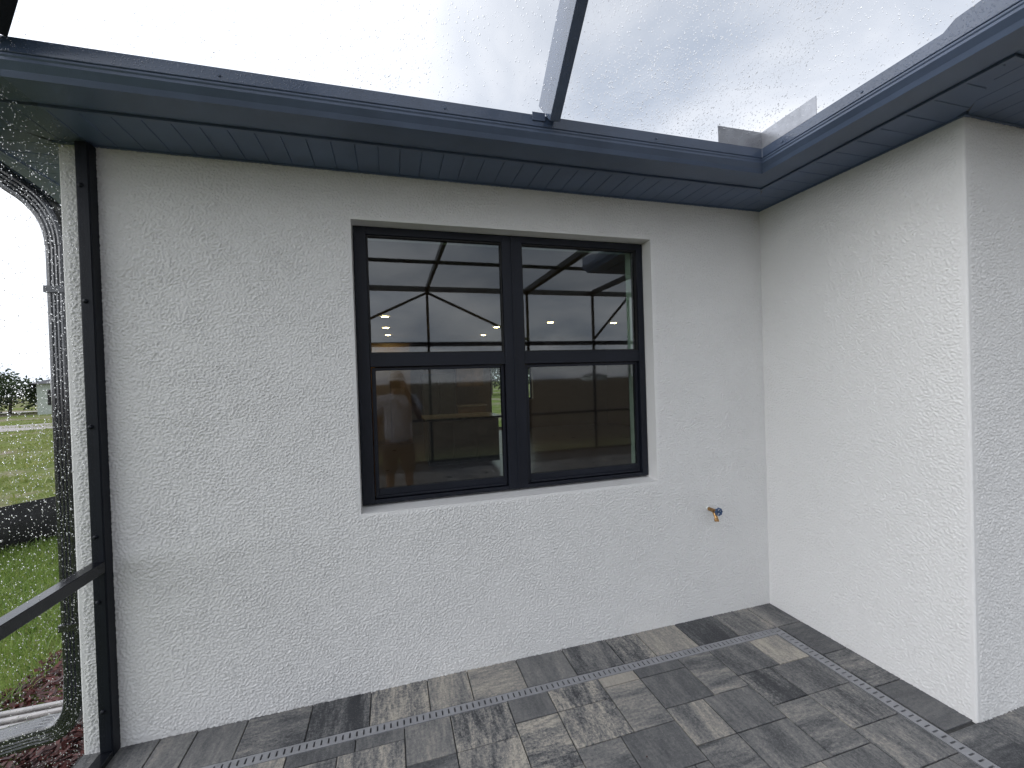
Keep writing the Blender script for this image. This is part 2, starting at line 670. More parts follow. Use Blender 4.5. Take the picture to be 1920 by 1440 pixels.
# ------------------------------------------------------------------ dimensions
XL, H, LR = -3.83, 2.70, 1.077           # left house corner, soffit height, length of the return wall
WX0, WX1, WZ0, WZ1 = -2.637, -0.866, 0.929, 2.455
WY = 0.088                               # front of the window frame
WT = 0.25                                # wall thickness
XC = -3.715                              # side of the screen enclosure
YF, ZR = -6.1, 3.48                      # far side and flat roof height of the enclosure
XR = 4.6                                 # right side of enclosure

# ------------------------------------------------------------------ terrain


def gh(x, y):
    d = np.hypot(np.maximum(0, XL - x), np.maximum(0, y * 0)) + 0
    s = np.clip((d - 0.5) / 3.2, 0, 1)
    s = s * s * (3 - 2 * s)
    return -0.10 - 0.16 * s


gx = np.concatenate([-np.geomspace(3000, 14, 28), np.linspace(-13, 8, 85), np.geomspace(9, 3000, 24)])
gy = np.concatenate([-np.geomspace(3000, 12, 24), np.linspace(-11, 16, 90), np.geomspace(17, 3000, 30)])
GX, GY = np.meshgrid(gx, gy, indexing='ij')
GZ = gh(GX, GY)
near = (GX > XL - 0.4) & (GX < 9)
GZ = GZ + np.where(near, 0, 0.018 * np.sin(GX * 2.3 + 1.1 * np.sin(GY * 1.7)) + 0.015 * np.sin(GY * 3.1))
verts = np.stack([GX, GY, GZ], -1).reshape(-1, 3)
ni, nj = GX.shape
I, J = np.meshgrid(np.arange(ni - 1), np.arange(nj - 1), indexing='ij')
q = (I * nj + J).ravel()
ground = cloud_mesh('ground', verts, np.stack([q, q + nj, q + nj + 1, q + 1], -1), M['ground'], smooth=True)
tag(ground, 'open grassy field with bare sandy patches', 'ground', kind='structure')

# road across the field, seen through the left screen
d = Vector((30, 19.6, 0)).normalized()
nrm = Vector((-d.y, d.x, 0))
mid = Vector((-23.0, 29.5, -0.232))
mb = MB()
for a, b in ((-60, -30), (-30, 0), (0, 30), (30, 60)):
    mb.quad(mid + d * a - nrm * 3.4, mid + d * b - nrm * 3.4, mid + d * b + nrm * 3.4, mid + d * a + nrm * 3.4)
tag(mb.build('road', M['road']), 'pale road crossing the field', 'road', kind='structure')
mb = MB()
mid2 = Vector((-44.0, 60.0, -0.23))
for a, b in ((-60, -30), (-30, 0), (0, 14)):
    mb.quad(mid2 + d * a - nrm * 2.4, mid2 + d * b - nrm * 2.4, mid2 + d * b + nrm * 2.4, mid2 + d * a + nrm * 2.4)
tag(mb.build('path', M['road']), 'second pale track farther across the field', 'path', kind='structure')

# ------------------------------------------------------------------ patio of pavers
UX, UY, OX, OY = 0.0709, 0.0717, -1.75, -0.287
fixed = {  # X, Y, W, H in paver units, tone, contrast
    'A': (18, 0, 3, 3, .80, .5), 'B': (14, 0, 4, 3, .36, .45), 'C': (11, 0, 3, 4, .46, .5), 'D': (7, 0, 4, 1, .30, .2),
    'E': (7, 1, 4, 3, .32, .3), 'F': (4, 0, 3, 1, .78, .2), 'G': (4, 1, 3, 4, .48, .5), 'H': (0, 0, 4, 2, .40, .95),
    'I': (0, 2, 4, 3, .55, .95), 'K': (7, 4, 3, 3, .54, .55), 'L': (10, 4, 4, 3, .38, .35), 'M': (14, 3, 3, 3, .16, .75),
    'N': (3, 5, 4, 3, .34, .25), 'O': (0, 5, 3, 4, .42, .45), 'P': (17, 3, 4, 3, .38, .5), 'Q': (17, 6, 4, 3, .40, .65),
    'R': (14, 6, 3, 4, .40, .5), 'S': (10, 7, 4, 3, .37, .4), 'T': (7, 7, 3, 4, .40, .5), 'U': (17, 9, 4, 3, .40, .5),
    'V': (13, 10, 4, 3, .38, .4), 'a': (-10, 0, 3, 3, .46, .4), 'b': (-7, 0, 4, 3, .50, .95), 'c': (-3, 0, 3, 2, .40, .2),
    'd': (-13, 0, 3, 1, .38, .3), 'e': (-3, 2, 3, 4, .48, .9), 'f': (-7, 3, 4, 3, .60, .8), 'h': (-17, 0, 4, 1, .26, .3),
    'i': (-14, 1, 4, 3, .55, .8), 'j': (-17, 1, 3, 3, .5, .6), 'k': (-21, 0, 4, 3, .6, .6), 'g': (-10, 3, 3, 4, .3, .4),
}
X0, X1, Y1 = -29, 21, 69
occ = np.zeros((X1 - X0, Y1), bool)
tiles = []     # x0,x1,y0,y1(y down),tone,contrast,dir


def add_tile(x0, x1, y0, y1, tone, con, dr):
    tiles.append((x0, x1, y0, y1, tone, con, random.random(), dr))


for (X, Y, W, Hh, tone, con) in fixed.values():
    occ[X - X0:X - X0 + W, Y:Y + Hh] = True
    dr = 1.0 if W < Hh or (W == Hh and False) else 0.0
    add_tile(OX + X * UX, OX + (X + W) * UX, OY - (Y + Hh) * UY, OY - Y * UY, tone, con, dr)


def fill(occ, ox, oy, X0):
    nx, ny = occ.shape
    for Y in range(ny):
        for X in range(nx):
            if occ[X, Y]:
                continue
            opts = [(4, 3), (3, 4), (3, 3), (4, 3), (3, 4)]
            random.shuffle(opts)
            opts += [(3, 2), (2, 3), (4, 2), (2, 4), (3, 1), (2, 2), (4, 1), (1, 3), (2, 1), (1, 2), (1, 1)]
            for W, Hh in opts:
                if X + W <= nx and Y + Hh <= ny and not occ[X:X + W, Y:Y + Hh].any():
                    break
            occ[X:X + W, Y:Y + Hh] = True
            add_tile(ox + (X + X0) * UX, ox + (X + X0 + W) * UX, oy - (Y + Hh) * UY, oy - Y * UY,
                     random.choice([.2, .34, .38, .42, .46, .55, .65]), random.choice([.3, .45, .6, .9]), 1.0 if W < Hh else 0.0)


fill(occ, OX, OY, X0)
occ2 = np.zeros((66, 57), bool)
fill(occ2, -0.192, -1.072, 0)
bx = [-3.832, -3.54, -3.39, -3.18, -2.895, -2.617, -2.333, -2.117, -1.835, -1.553, -1.27, -1.06, -0.773, -0.48, -0.205, 0.0]
bt = [(.34, .4, 0), (.40, .4, 0), (.38, .3, 0), (.40, .6, 1), (.20, .7, 0), (.62, .95, 0), (.64, .6, 0), (.66, .55, 1),
      (.40, .3, 0), (.30, .55, 0), (.42, 1.0, 0), (.66, .5, 0), (.14, .5, 0), (.56, .6, 0), (.15, .45, 0)]
bt = bt[:len(bx) - 2] + [(.42, .45, 0)]
bt = bt + [(.42, .4, 0)] * (len(bx) - 1 - len(bt))
for i in range(len(bx) - 1):
    t_, c_, d_ = bt[i]
    add_tile(bx[i], bx[i + 1], -0.232, 0.006, t_, c_, d_)
by = [-0.232, -0.515, -0.782, -1.062]
for i, (t_, c_) in enumerate([(.26, .3), (.34, .6), (.27, .2)]):
    add_tile(-0.185, 0.006, by[i + 1], by[i], t_, c_, 1.0)
pv, pf, pt = [], [], []
for (x0, x1, y0, y1, tone, con, rn, dr) in tiles:
    g = 0.0024
    x0, x1, y0, y1 = x0 + g, x1 - g, y0 + g, y1 - g
    dz = [random.uniform(-.0012, .0012) + random.uniform(-.0006, .0006) for _ in range(1)][0]
    tx, ty = random.uniform(-.003, .003), random.uniform(-.003, .003)
    cx_, cy_ = (x0 + x1) / 2, (y0 + y1) / 2
    b = len(pv)
    e = 0.0028
    for (ins, z) in ((0, -0.03), (0, -e * 0.8), (e * .35, -e * .22), (e, 0)):
        for (sx, sy) in ((x0 + ins, y0 + ins), (x1 - ins, y0 + ins), (x1 - ins, y1 - ins), (x0 + ins, y1 - ins)):
            pv.append((sx, sy, z + dz + (sx - cx_) * tx + (sy - cy_) * ty))
            pt.append((tone, con, rn, dr))
    for r in range(3):
        for k in range(4):
            pf.append((b + r * 4 + k, b + r * 4 + (k + 1) % 4, b + r * 4 + 4 + (k + 1) % 4, b + r * 4 + 4 + k))
    pf.append((b + 12, b + 13, b + 14, b + 15))
me = bpy.data.meshes.new('patio')
me.from_pydata(pv, [], pf)
at = me.attributes.new('tone', 'FLOAT_COLOR', 'POINT')
at.data.foreach_set('color', np.array(pt, np.float32).ravel())
me.materials.append(M['paver'])
patio = bpy.data.objects.new('patio', me)
COL.objects.link(patio)
tag(patio, 'patio floor of grey, charcoal and tan concrete pavers', 'patio', kind='structure')
mb = MB()
mb.box(-3.845, -0.262, YF - 0.05, -0.291, -0.14, -0.0075)
mb.box(-3.845, 0.0, -0.229, 0.01, -0.14, -0.0075)
mb.box(-0.187, 0.0, -1.075, -0.229, -0.14, -0.0075)
mb.box(-0.187, XR + .1, YF - 0.05, -1.075, -0.14, -0.0075)
mb.box(-3.845, -0.187, -0.30, -0.22, -0.14, -0.055)
mb.box(-0.27, -0.18, YF - .05, -0.30, -0.14, -0.055)
tag(mb.build('patio_base', M['sand_joint']), 'dark sand bed in the paver joints', 'patio', kind='structure')
tag(MB().box(-1.490, -1.484, -0.7735, -0.7675, -0.001, 0.0035).build('fallen_leaf', M['berry'], bevel=0.002),
    'tiny dark red leaf lying on a dark grey paver', 'leaf')


# channel drains: a bar with real slots over a dark channel
def drain(name, label, along, a0, a1, c0, c1):
    t = thing(name, label, 'drain', ((a0 + a1) / 2, (c0 + c1) / 2, 0) if along == 'x' else ((c0 + c1) / 2, (a0 + a1) / 2, 0),
              'slotted channel drains in the patio')
    g = MB()
    zt, zb = 0.0012, -0.022
    w = c1 - c0
    s0, s1 = c0 + w * 0.24, c0 + w * 0.80

    def bx_(A0, A1, C0, C1, z0, z1):
        if along == 'x':
            g.box(A0, A1, C0, C1, z0, z1)
        else:
            g.box(C0, C1, A0, A1, z0, z1)
    pitch, sw = 0.030, 0.0075
    n = int((a1 - a0) / pitch)
    bx_(a0, a1, c0, s0, zb, zt)
    bx_(a0, a1, s1, c1, zb, zt)
    for k in range(n + 1):
        A0 = a0 + k * pitch + sw / 2 if k else a0
        A1 = min(a0 + (k + 1) * pitch - sw / 2, a1)
        if A1 > A0:
            bx_(A0, A1, s0, s1, zb, zt)
    g.build('grate', M['drain'], t, fix=False)
    ch = MB()
    if along == 'x':
        ch.box(a0, a1, c0 - 0.004, c1 + 0.004, -0.05, -0.034)
    else:
        ch.box(c0 - 0.004, c1 + 0.004, a0, a1, -0.05, -0.034)
    ch.build('channel', M['dark'], t)
    return t


drain('channel_drain', 'grey slotted channel drain running along the window wall', 'x', -3.66, -0.258, -0.289, -0.236)
drain('channel_drain', 'grey slotted channel drain running along the short return wall', 'y', YF + .1, -0.236, -0.256, -0.198)

# ------------------------------------------------------------------ the house
house = thing('house', 'white stucco house with slate blue eaves and a black twin window', 'house', (XL, 0, 0))


def arc(cx_, cy_, r, a0, a1, n=5):
    return [(cx_ + r * math.cos(math.radians(a0 + (a1 - a0) * i / n)), cy_ + r * math.sin(math.radians(a0 + (a1 - a0) * i / n)))
            for i in range(n + 1)]


YB = 11.25
XH = 6.0
zlo, zhi = -0.35, H + 0.02
r_ = 0.011
# main wall with its opening
mb = MB()
xs = [XL + r_, WX0, WX1, 0.0]
zs = [zlo, WZ0, WZ1, zhi]
# rounded left corner and side wall
left = arc(XL + r_, r_, r_, 270, 180)
for p, q_ in zip(left[:-1], left[1:]):
    mb.quad((p[0], p[1], zlo), (q_[0], q_[1], zlo), (q_[0], q_[1], zhi), (p[0], p[1], zhi), 0)
mb.quad((XL, r_, zlo), (XL, YB, zlo), (XL, YB, zhi), (XL, r_, zhi), 0)
# return wall, rounded outer corner, next wall
rc = arc(r_, -LR + r_, r_, 180, 270)
for p, q_ in zip(rc[:-1], rc[1:]):
    mb.quad((p[0], p[1], zlo), (q_[0], q_[1], zlo), (q_[0], q_[1], zhi), (p[0], p[1], zhi), 0)
mb.quad((1.3, -LR, zlo), (XH, -LR, zlo), (XH, -LR, zhi), (1.3, -LR, zhi), 0)
mb.quad((XH, -LR, zlo), (XH, YB, zlo), (XH, YB, zhi), (XH, -LR, zhi), 0)
# reveal around the window (sill slopes to drain)
SILL = WZ0 + 0.02
mb.quad((WX0, 0, WZ0), (WX0, 0, WZ1), (WX0, WT, WZ1), (WX0, WT, SILL), 1)
mb.quad((WX1, 0, WZ0), (WX1, WT, SILL), (WX1, WT, WZ1), (WX1, 0, WZ1), 1)
mb.quad((WX0, 0, WZ1), (WX1, 0, WZ1), (WX1, WT, WZ1), (WX0, WT, WZ1), 1)
mb.quad((WX0, 0, WZ0), (WX0, WT, SILL), (WX1, WT, SILL), (WX1, 0, WZ0), 1)
# back wall with the openings of a glass door and a small window
BO = [(0.62, 1.36, 0.02, 2.12), (1.62, 2.06, 0.95, 2.0)]
bxs = [XL, 0.62, 1.36, 1.62, 2.06, XH]
bzs = [zlo, 0.02, 0.95, 2.0, 2.12, zhi]


def grid_wall(mb, y, xs, zs, holes, mi=0):
    for i in range(len(xs) - 1):
        for j in range(len(zs) - 1):
            xm, zm = (xs[i] + xs[i + 1]) / 2, (zs[j] + zs[j + 1]) / 2
            if any(h[0] < xm < h[1] and h[2] < zm < h[3] for h in holes):
                continue
            mb.quad((xs[i], y, zs[j]), (xs[i + 1], y, zs[j]), (xs[i + 1], y, zs[j + 1]), (xs[i], y, zs[j + 1]), mi)


grid_wall(mb, YB, bxs, bzs, BO)
wall = mb.build('wall', [M['stucco'], M['stucco_smooth']], house, fix=True)


def relief(nu, nv_, du, dv_, seed):
    """band-limited random stucco relief in metres on a (nu, nv_) grid"""
    g = np.random.default_rng(seed)
    fu = np.fft.fftfreq(nu, du)[:, None]
    fv = np.fft.fftfreq(nv_, dv_)[None, :]
    fr = np.hypot(fu, fv)

    def band(wl_, bw):
        f0 = 1.0 / wl_
        F = np.exp(-((fr - f0) / (f0 * bw)) ** 2)
        z = np.fft.ifft2(np.fft.fft2(g.normal(size=(nu, nv_))) * F).real
        return z / z.std()

    def ss(a, b_, x):
        t_ = np.clip((x - a) / (b_ - a), 0, 1)
        return t_ * t_ * (3 - 2 * t_)
    n1 = band(.0175, .8)
    n2 = band(.027, .6)
    n3 = band(.0115, .5)
    low = np.fft.ifft2(np.fft.fft2(g.normal(size=(nu, nv_))) * np.exp(-(fr * .16) ** 2)).real
    low /= low.std()
    amp = .88 + .16 * np.tanh(low)
    worm = np.clip(1 - np.abs(n2) * 3.2, 0, 1) * ss(-.2, .9, band(.07, .5))
    return amp * (.0040 * ss(-1.0, 1.0, n1) + .0016 * worm + .0010 * n3)


def relief_wall(coords_u, coords_v, place, hole, seed):
    """dense wall sheet; place(u, v, h) -> xyz arrays; the relief dies out at the edges and round the hole"""
    U, V_ = np.meshgrid(coords_u, coords_v, indexing='ij')
    du = (coords_u[-1] - coords_u[0]) / (len(coords_u) - 1)
    dv_ = (coords_v[-1] - coords_v[0]) / (len(coords_v) - 1)
    hgt = relief(len(coords_u), len(coords_v), du, dv_, seed)
    e = np.minimum(U - coords_u[0], coords_u[-1] - U)
    if hole:
        dx_ = np.maximum(np.maximum(hole[0] - U, U - hole[1]), 0)
        dz_ = np.maximum(np.maximum(hole[2] - V_, V_ - hole[3]), 0)
        e = np.minimum(e, np.hypot(dx_, dz_))
    k = np.clip((e - .002) / .02, 0, 1)
    hgt = hgt * k * k * (3 - 2 * k)
    co = np.stack(place(U, V_, hgt), -1).reshape(-1, 3)
    nu, nv_ = U.shape
    A, B = np.meshgrid(np.arange(nu - 1), np.arange(nv_ - 1), indexing='ij')
    if hole:
        um = (coords_u[:-1] + coords_u[1:])[A] / 2
        vm = (coords_v[:-1] + coords_v[1:])[B] / 2
        keep = ~((um > hole[0]) & (um < hole[1]) & (vm > hole[2]) & (vm < hole[3]))
        A, B = A[keep], B[keep]
    q0 = (A * nv_ + B).ravel()
    return cloud_mesh('wall', co, np.stack([q0, q0 + nv_, q0 + nv_ + 1, q0 + 1], -1), M['stucco'], house, smooth=True)


def seg(stops, step=.0036):
    out = [np.array([stops[0]])]
    for a, b_ in zip(stops[:-1], stops[1:]):
        n_ = max(1, int(round((b_ - a) / step)))
        out.append(np.linspace(a, b_, n_ + 1)[1:])
    return np.concatenate(out)


zst = [-.16, WZ0, WZ1, zhi]
relief_wall(seg([XL + r_, WX0, WX1, 0.0]), seg(zst), lambda u, v, h: (u, -h, v), (WX0, WX1, WZ0, WZ1), 5)
relief_wall(seg([-LR + r_, 0.0]), seg([-.16, zhi]), lambda u, v, h: (-h * .75, u, v), None, 6)
relief_wall(seg([r_, 1.3]), seg([-.16, zhi]), lambda u, v, h: (u, -LR - h, v), None, 7)

# room behind the window
RX0, RX1, RY0, RY1, RZ = -3.58, 4.8, WT, 11.0, 2.84
mb = MB()
grid_wall(mb, RY0, [RX0, WX0, WX1, RX1], [0, SILL, WZ1, RZ], [(WX0, WX1, SILL, WZ1)])
grid_wall(mb, RY1, [RX0, 0.62, 1.36, 1.62, 2.06, RX1], [0, 0.02, 0.95, 2.0, 2.12, RZ], BO)
mb.quad((RX0, RY0, 0), (RX0, RY1, 0), (RX0, RY1, RZ), (RX0, RY0, RZ))
mb.quad((RX1, RY0, 0), (RX1, RY1, 0), (RX1, RY1, RZ), (RX1, RY0, RZ))
for h in BO:
    for x in (h[0], h[1]):
        mb.quad((x, RY1, h[2]), (x, YB, h[2]), (x, YB, h[3]), (x, RY1, h[3]))
    for z in (h[2], h[3]):
        mb.quad((h[0], RY1, z), (h[1], RY1, z), (h[1], YB, z), (h[0], YB, z))
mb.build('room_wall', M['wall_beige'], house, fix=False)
mb = MB()
mb.quad((RX0, RY0, RZ), (RX1, RY0, RZ), (RX1, RY1, RZ), (RX0, RY1, RZ))
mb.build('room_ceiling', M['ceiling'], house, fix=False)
mb = MB()
mb.quad((RX0, RY0, 0), (RX1, RY0, 0), (RX1, RY1, 0), (RX0, RY1, 0))
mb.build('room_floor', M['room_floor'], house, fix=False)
# drywall return inside the window opening
mb = MB()
ji = WY + 0.078
mb.box(WX1 - 0.022, WX1 - 0.001, ji, WT + .012, SILL, WZ1 - .001)
mb.box(WX0 + 0.001, WX0 + 0.022, ji, WT + .012, SILL, WZ1 - .001)
mb.box(WX0 + .022, WX1 - .022, ji, WT + .012, WZ1 - .022, WZ1 - .001)
mb.box(WX0 - .02, WX1 + .02, ji, WT + .05, SILL - .02, SILL + .004)
mb.build('window_return', M['drywall'], house, bevel=0.002)

# eaves swept around the house: profile of (offset from wall, z)


def eave(profile, closed=False, x_end=XH + .3):
    mb = MB()
    rows = []
    for o, z in profile:
        rows.append([(XL - o, YB + .3, z), (XL - o, -o, z), (-o, -o, z), (-o, -LR - o, z), (x_end, -LR - o, z)])
    n = len(rows)
    for a in range(n if closed else n - 1):
        A, B = rows[a], rows[(a + 1) % n]
        for k in range(4):
            mb.quad(A[k], A[k + 1], B[k + 1], B[k])
    if closed:
        i = len(mb.v)
        mb.v += [r[-1] for r in rows]
        mb.f.append(tuple(range(i, i + n)))
        mb.mi.append(0)
    return mb


# soffit panels with V-grooves across the eave
SO, GO = 0.283, 0.475
zS = H
mb = MB()
gp, gw, gd = 0.1016, 0.003, 0.004


def strip(f_pt, a0, a1, trim0, trim1):
    """f_pt(a, o, dz) -> point; panel boundaries every gp, o from 0 to SO with mitre trims"""
    n = int((a1 - a0) / gp) + 1
    edges = [a0]
    for k in range(1, n + 1):
        a = a0 + k * gp
        if a < a1:
            edges.append(a)
    edges.append(a1)
    rows = []
    for k in range(len(edges) - 1):
        e0, e1 = edges[k], edges[k + 1]
        if e1 - e0 < 3 * gw:
            continue
        rows += [(e0, gd), (e0 + gw, 0.0), (e1 - gw, 0.0), (e1, gd)]
    for (A0, d0), (A1, d1) in zip(rows[:-1], rows[1:]):
        def lim(A):
            return max(trim0(A), 0.0), min(trim1(A), SO)
        l0, h0 = lim(A0)
        l1, h1 = lim(A1)
        if h0 <= l0 and h1 <= l1:
            continue
        h0, h1 = max(h0, l0), max(h1, l1)
        mb.quad(f_pt(A0, l0, d0), f_pt(A1, l1, d1), f_pt(A1, h1, d1), f_pt(A0, h0, d0))


# main run (inner corner at x=0 removes o > -x ; outer left corner adds)
strip(lambda a, o, d_: (a, -o, zS + d_), XL - SO, 0.0, lambda a: max(0, XL - a), lambda a: min(SO, -a) if a > -SO else SO)
strip(lambda a, o, d_: (-o, -a, zS + d_), 0.0, LR + SO, lambda a: max(0, a - LR), lambda a: min(SO, a))
strip(lambda a, o, d_: (a, -LR - o, zS + d_), -SO, XH, lambda a: max(0, -a), lambda a: SO)
strip(lambda a, o, d_: (XL - o, a, zS + d_), -SO, YB, lambda a: max(0, -a), lambda a: SO)
mb.build('soffit', M['soffit'], house, fix=True)
eave([(0.0, zS + .01), (0.0, zS - .007), (0.012, zS - .007), (0.012, zS + .01)], True).build('soffit_trim', M['soffit'], house)
eave([(SO - .012, zS - .006), (SO + .004, zS - .006), (SO + .004, 2.86), (SO - .012, 2.86)], True).build('fascia', M['gutter'], house)
gut = eave([(SO + .006, 2.704), (SO + .006, 2.842), (SO + .010, 2.842), (SO + .010, 2.709), (GO - .035, 2.709), (GO - .006, 2.742),
            (GO - .006, 2.764), (GO - .002, 2.764), (GO - .002, 2.757), (GO - .018, 2.757 - .02), (GO - .034, 2.700), (GO - .17, 2.700)], True)
gutter = gut.build('gutter', M['gutter'], house)
lip = eave([(GO - .040, 2.766), (GO + .001, 2.766), (GO + .001, 2.819), (GO - .040, 2.819)], True)
lip.build('gutter_lip', M['gutter_wet'], gutter, bevel=0.003)
for (x, y, ax_) in ((-3.05, -GO, 'y'), (-2.2, -GO, 'y'), (-1.14, -GO, 'y'), (-GO, -.985, 'x'), (-GO, -.60, 'x')):
    e_ = (0, -.006, 0) if ax_ == 'y' else (-.006, 0, 0)
    MB().tube([(x, y, 2.788), (x + e_[0], y + e_[1], 2.788)], [.0065, .0045], 10).build('screw', M['gutter'], gutter, smooth=False)
# splash guards standing on the gutter in the inner corner
mb = MB()
mb.box(-0.762, -GO, -GO - .001, -GO + .002, 2.815, 2.904)
mb.box(-GO - .001, -GO + .002, -0.784, -GO - .002, 2.815, 2.904)
mb.build('splash_guard', M['alu'], gutter, fix=False)
mb = MB()
for xo in (-GO - .001, -GO + .002):
    mb.quad((xo, -1.262, 2.816), (xo, -1.551, 2.816), (xo, -1.551, 2.862), (xo, -1.300, 2.842))
mb.build('splash_guard', M['gutter_wet'], gutter, fix=False)
# roof
eave([(SO - .02, 2.862), (SO + .05, 2.85), (SO + .05, 2.862), (-3.9, 4.55), (-3.9, 4.52)], True).build('roof', M['roof'], house)


# windows: two single-hung units side by side
def window(x0, x1, glass_x0, glass_x1, label):
    f = MB()
    y0, y1 = WY, WY + 0.075
    z0, z1 = SILL + .001, WZ1 - .003
    zm0, zm1 = 1.694, 1.766           # meeting rail
    zt = 2.412                        # top of upper glass
    f.box(x0, glass_x0, y0, y1, z0, z1)
    f.box(glass_x1, x1, y0, y1, z0, z1)
    f.box(glass_x0, glass_x1, y0, y1, zt, z1)
    f.box(glass_x0, glass_x1, y0 + .004, y1, zm0, zm1)
    f.box(glass_x0, glass_x1, y0 + .002, y1, z0, z0 + .022)
    win = f.build('window', M['win_frame'], house, bevel=0.0025, loc=((x0 + x1) / 2, WY, z0))
    tag(win, label)
    # glazing beads
    g = MB()
    for (a, b_) in ((glass_x0, glass_x0 + .008), (glass_x1 - .008, glass_x1)):
        g.box(a, b_, y0 + .012, y0 + .026, zm1, zt)
    g.box(glass_x0 + .008, glass_x1 - .008, y0 + .012, y0 + .026, zt - .008, zt)
    g.box(glass_x0 + .008, glass_x1 - .008, y0 + .012, y0 + .026, zm1, zm1 + .008)
    g.build('glazing_bead', M['rubber'], win, bevel=0.001)
    # lower sash: narrow stiles, tall bottom rail, set back with a shadow gap
    s = MB()
    sx0, sx1 = glass_x0 + .004, glass_x1 - .004
    ys0, ys1 = y0 + .022, y0 + .05
    zb = z0 + .024
    s.box(sx0, sx0 + .020, ys0, ys1, zb, zm0 - .004)
    s.box(sx1 - .020, sx1, ys0, ys1, zb, zm0 - .004)
    s.box(sx0 + .020, sx1 - .020, ys0, ys1, zb, zb + .052)
    s.box(sx0 + .020, sx1 - .020, ys0, ys1, zm0 - .020, zm0 - .004)
    s.box(sx0 + .012, sx1 - .012, ys0 - .012, ys0, zb + .004, zb + .016)
    sash = s.build('sash', M['win_frame'], win, bevel=0.002)
    pn = MB()
    pn.box(glass_x0 + .001, glass_x1 - .001, y0 + .027, y0 + .033, zm1 + .001, zt - .001)
    up = pn.build('pane', [M['glass'], M['clear']], win)
    for p in up.data.polygons:
        p.material_index = 0 if p.normal.y < -0.5 else 1
    pn = MB()
    pn.box(sx0 + .019, sx1 - .019, ys0 + .012, ys0 + .018, zb + .05, zm0 - .018)
    lo = pn.build('pane', [M['glass_low'], M['clear']], win)
    for p in lo.data.polygons:
        p.material_index = 0 if p.normal.y < -0.5 else 1
    sc = MB()
    sc.quad((sx0 + .019, ys0 + .002, zb + .05), (sx1 - .019, ys0 + .002, zb + .05), (sx1 - .019, ys0 + .002, zm0 - .018),
            (sx0 + .019, ys0 + .002, zm0 - .018))
    sc.build('insect_screen', M['insect'], win, fix=False)
    return win


window(WX0 + .004, -1.7545, -2.570, -1.813, 'left half of the black twin window')
window(-1.7515, WX1 - .004, -1.692, -0.911, 'right half of the black twin window')
mb = MB()
mb.box(-1.7585, -1.7475, WY - .006, WY - .0005, SILL + .002, WZ1 - .004)
mb.build('mullion_cover', M['win_frame'], house, bevel=0.001)
# glass door and window frames at the back of the room
mb = MB()
for h in BO:
    for x in (h[0], h[1] - .05):
        mb.box(x, x + .05, YB - .12, YB - .06, h[2], h[3])
    for z in (h[2], h[3] - .05):
        mb.box(h[0] + .05, h[1] - .05, YB - .12, YB - .06, z, z + .05)
mb.box(1.67, 2.01, YB - .11, YB - .07, 1.46, 1.50)
mb.build('rear_window_frame', M['win_frame'], house)

# ------------------------------------------------------------------ inside the room
LG = 'recessed ceiling lights in the room'
lights = [(-2.53, 5.75, 'nearest of the three glowing ceiling lights at the left of the room'),
          (-2.53, 7.34, 'middle of the three glowing ceiling lights at the left of the room'),
          (-2.5, 8.8, 'farthest of the three glowing ceiling lights at the left of the room'),
          (-0.07, 7.2, 'nearer glowing ceiling light beside the window mullion'),
          (-0.03, 8.86, 'farther glowing ceiling light beside the window mullion'),
          (0.94, 6.36, 'glowing ceiling light seen left in the right window half'),
          (2.49, 6.38, 'glowing ceiling light seen right in the right window half')]


def disc(r0, r1, z, n=28):
    m = MB()
    for k in range(n):
        a, b_ = 2 * math.pi * k / n, 2 * math.pi * (k + 1) / n
        if r0 > 0:
            m.quad((r0 * math.cos(a), r0 * math.sin(a), z[0]), (r0 * math.cos(b_), r0 * math.sin(b_), z[0]),
                   (r1 * math.cos(b_), r1 * math.sin(b_), z[1]), (r1 * math.cos(a), r1 * math.sin(a), z[1]))
        else:
            m.v += [(0, 0, z[0]), (r1 * math.cos(a), r1 * math.sin(a), z[1]), (r1 * math.cos(b_), r1 * math.sin(b_), z[1])]
            m.f.append((len(m.v) - 3, len(m.v) - 2, len(m.v) - 1))
            m.mi.append(0)
    return m


src = None
for (x, y, lab) in lights:
    t = thing('ceiling_light', lab, 'ceiling light', (x, y, RZ), LG)
    if src is None:
        a = disc(0.068, 0.095, (-.010, -.002)).build('trim_ring', M['drywall'], None)
        b_ = disc(0, 0.066, (-.008, -.008)).build('lamp', M['lamp'], None)
        src = (a, b_)
        for o in src:
            o.parent = t
            o.location = (0, 0, 0)
    else:
        for o in src:
            c = o.copy()
            COL.objects.link(c)
            c.parent = t

t = thing('pantry_cabinet', 'pale tall kitchen cabinet with framed doors lit by ceiling lights', 'cabinet', (-2.75, 9.6, 0))
MB().box(-3.55, -1.95, 9.3, 9.95, 0, 2.68).build('carcass', M['cab'], t, bevel=.004)
for k, x in enumerate((-3.53, -3.0, -2.47)):
    m = MB()
    m.box(x, x + .50, 9.276, 9.299, .12, 2.62)
    dd = m.build('door', M['cab_white'], t, bevel=.003)
    fr = MB()
    for a, b_, c_, d_ in ((x, x + .07, .12, 2.62), (x + .43, x + .50, .12, 2.62), (x + .07, x + .43, .12, .20), (x + .07, x + .43, 2.54, 2.62)):
        fr.box(a, b_, 9.262, 9.276, c_, d_)
    fr.build('frame', M['cab_white'], dd, bevel=.002)
t = thing('refrigerator', 'dark steel refrigerator between the tall cabinet and the island', 'refrigerator', (-1.2, 9.5, 0))
MB().box(-1.66, -.78, 9.25, 9.95, .03, 1.84).build('body', M['steel'], t, bevel=.008)
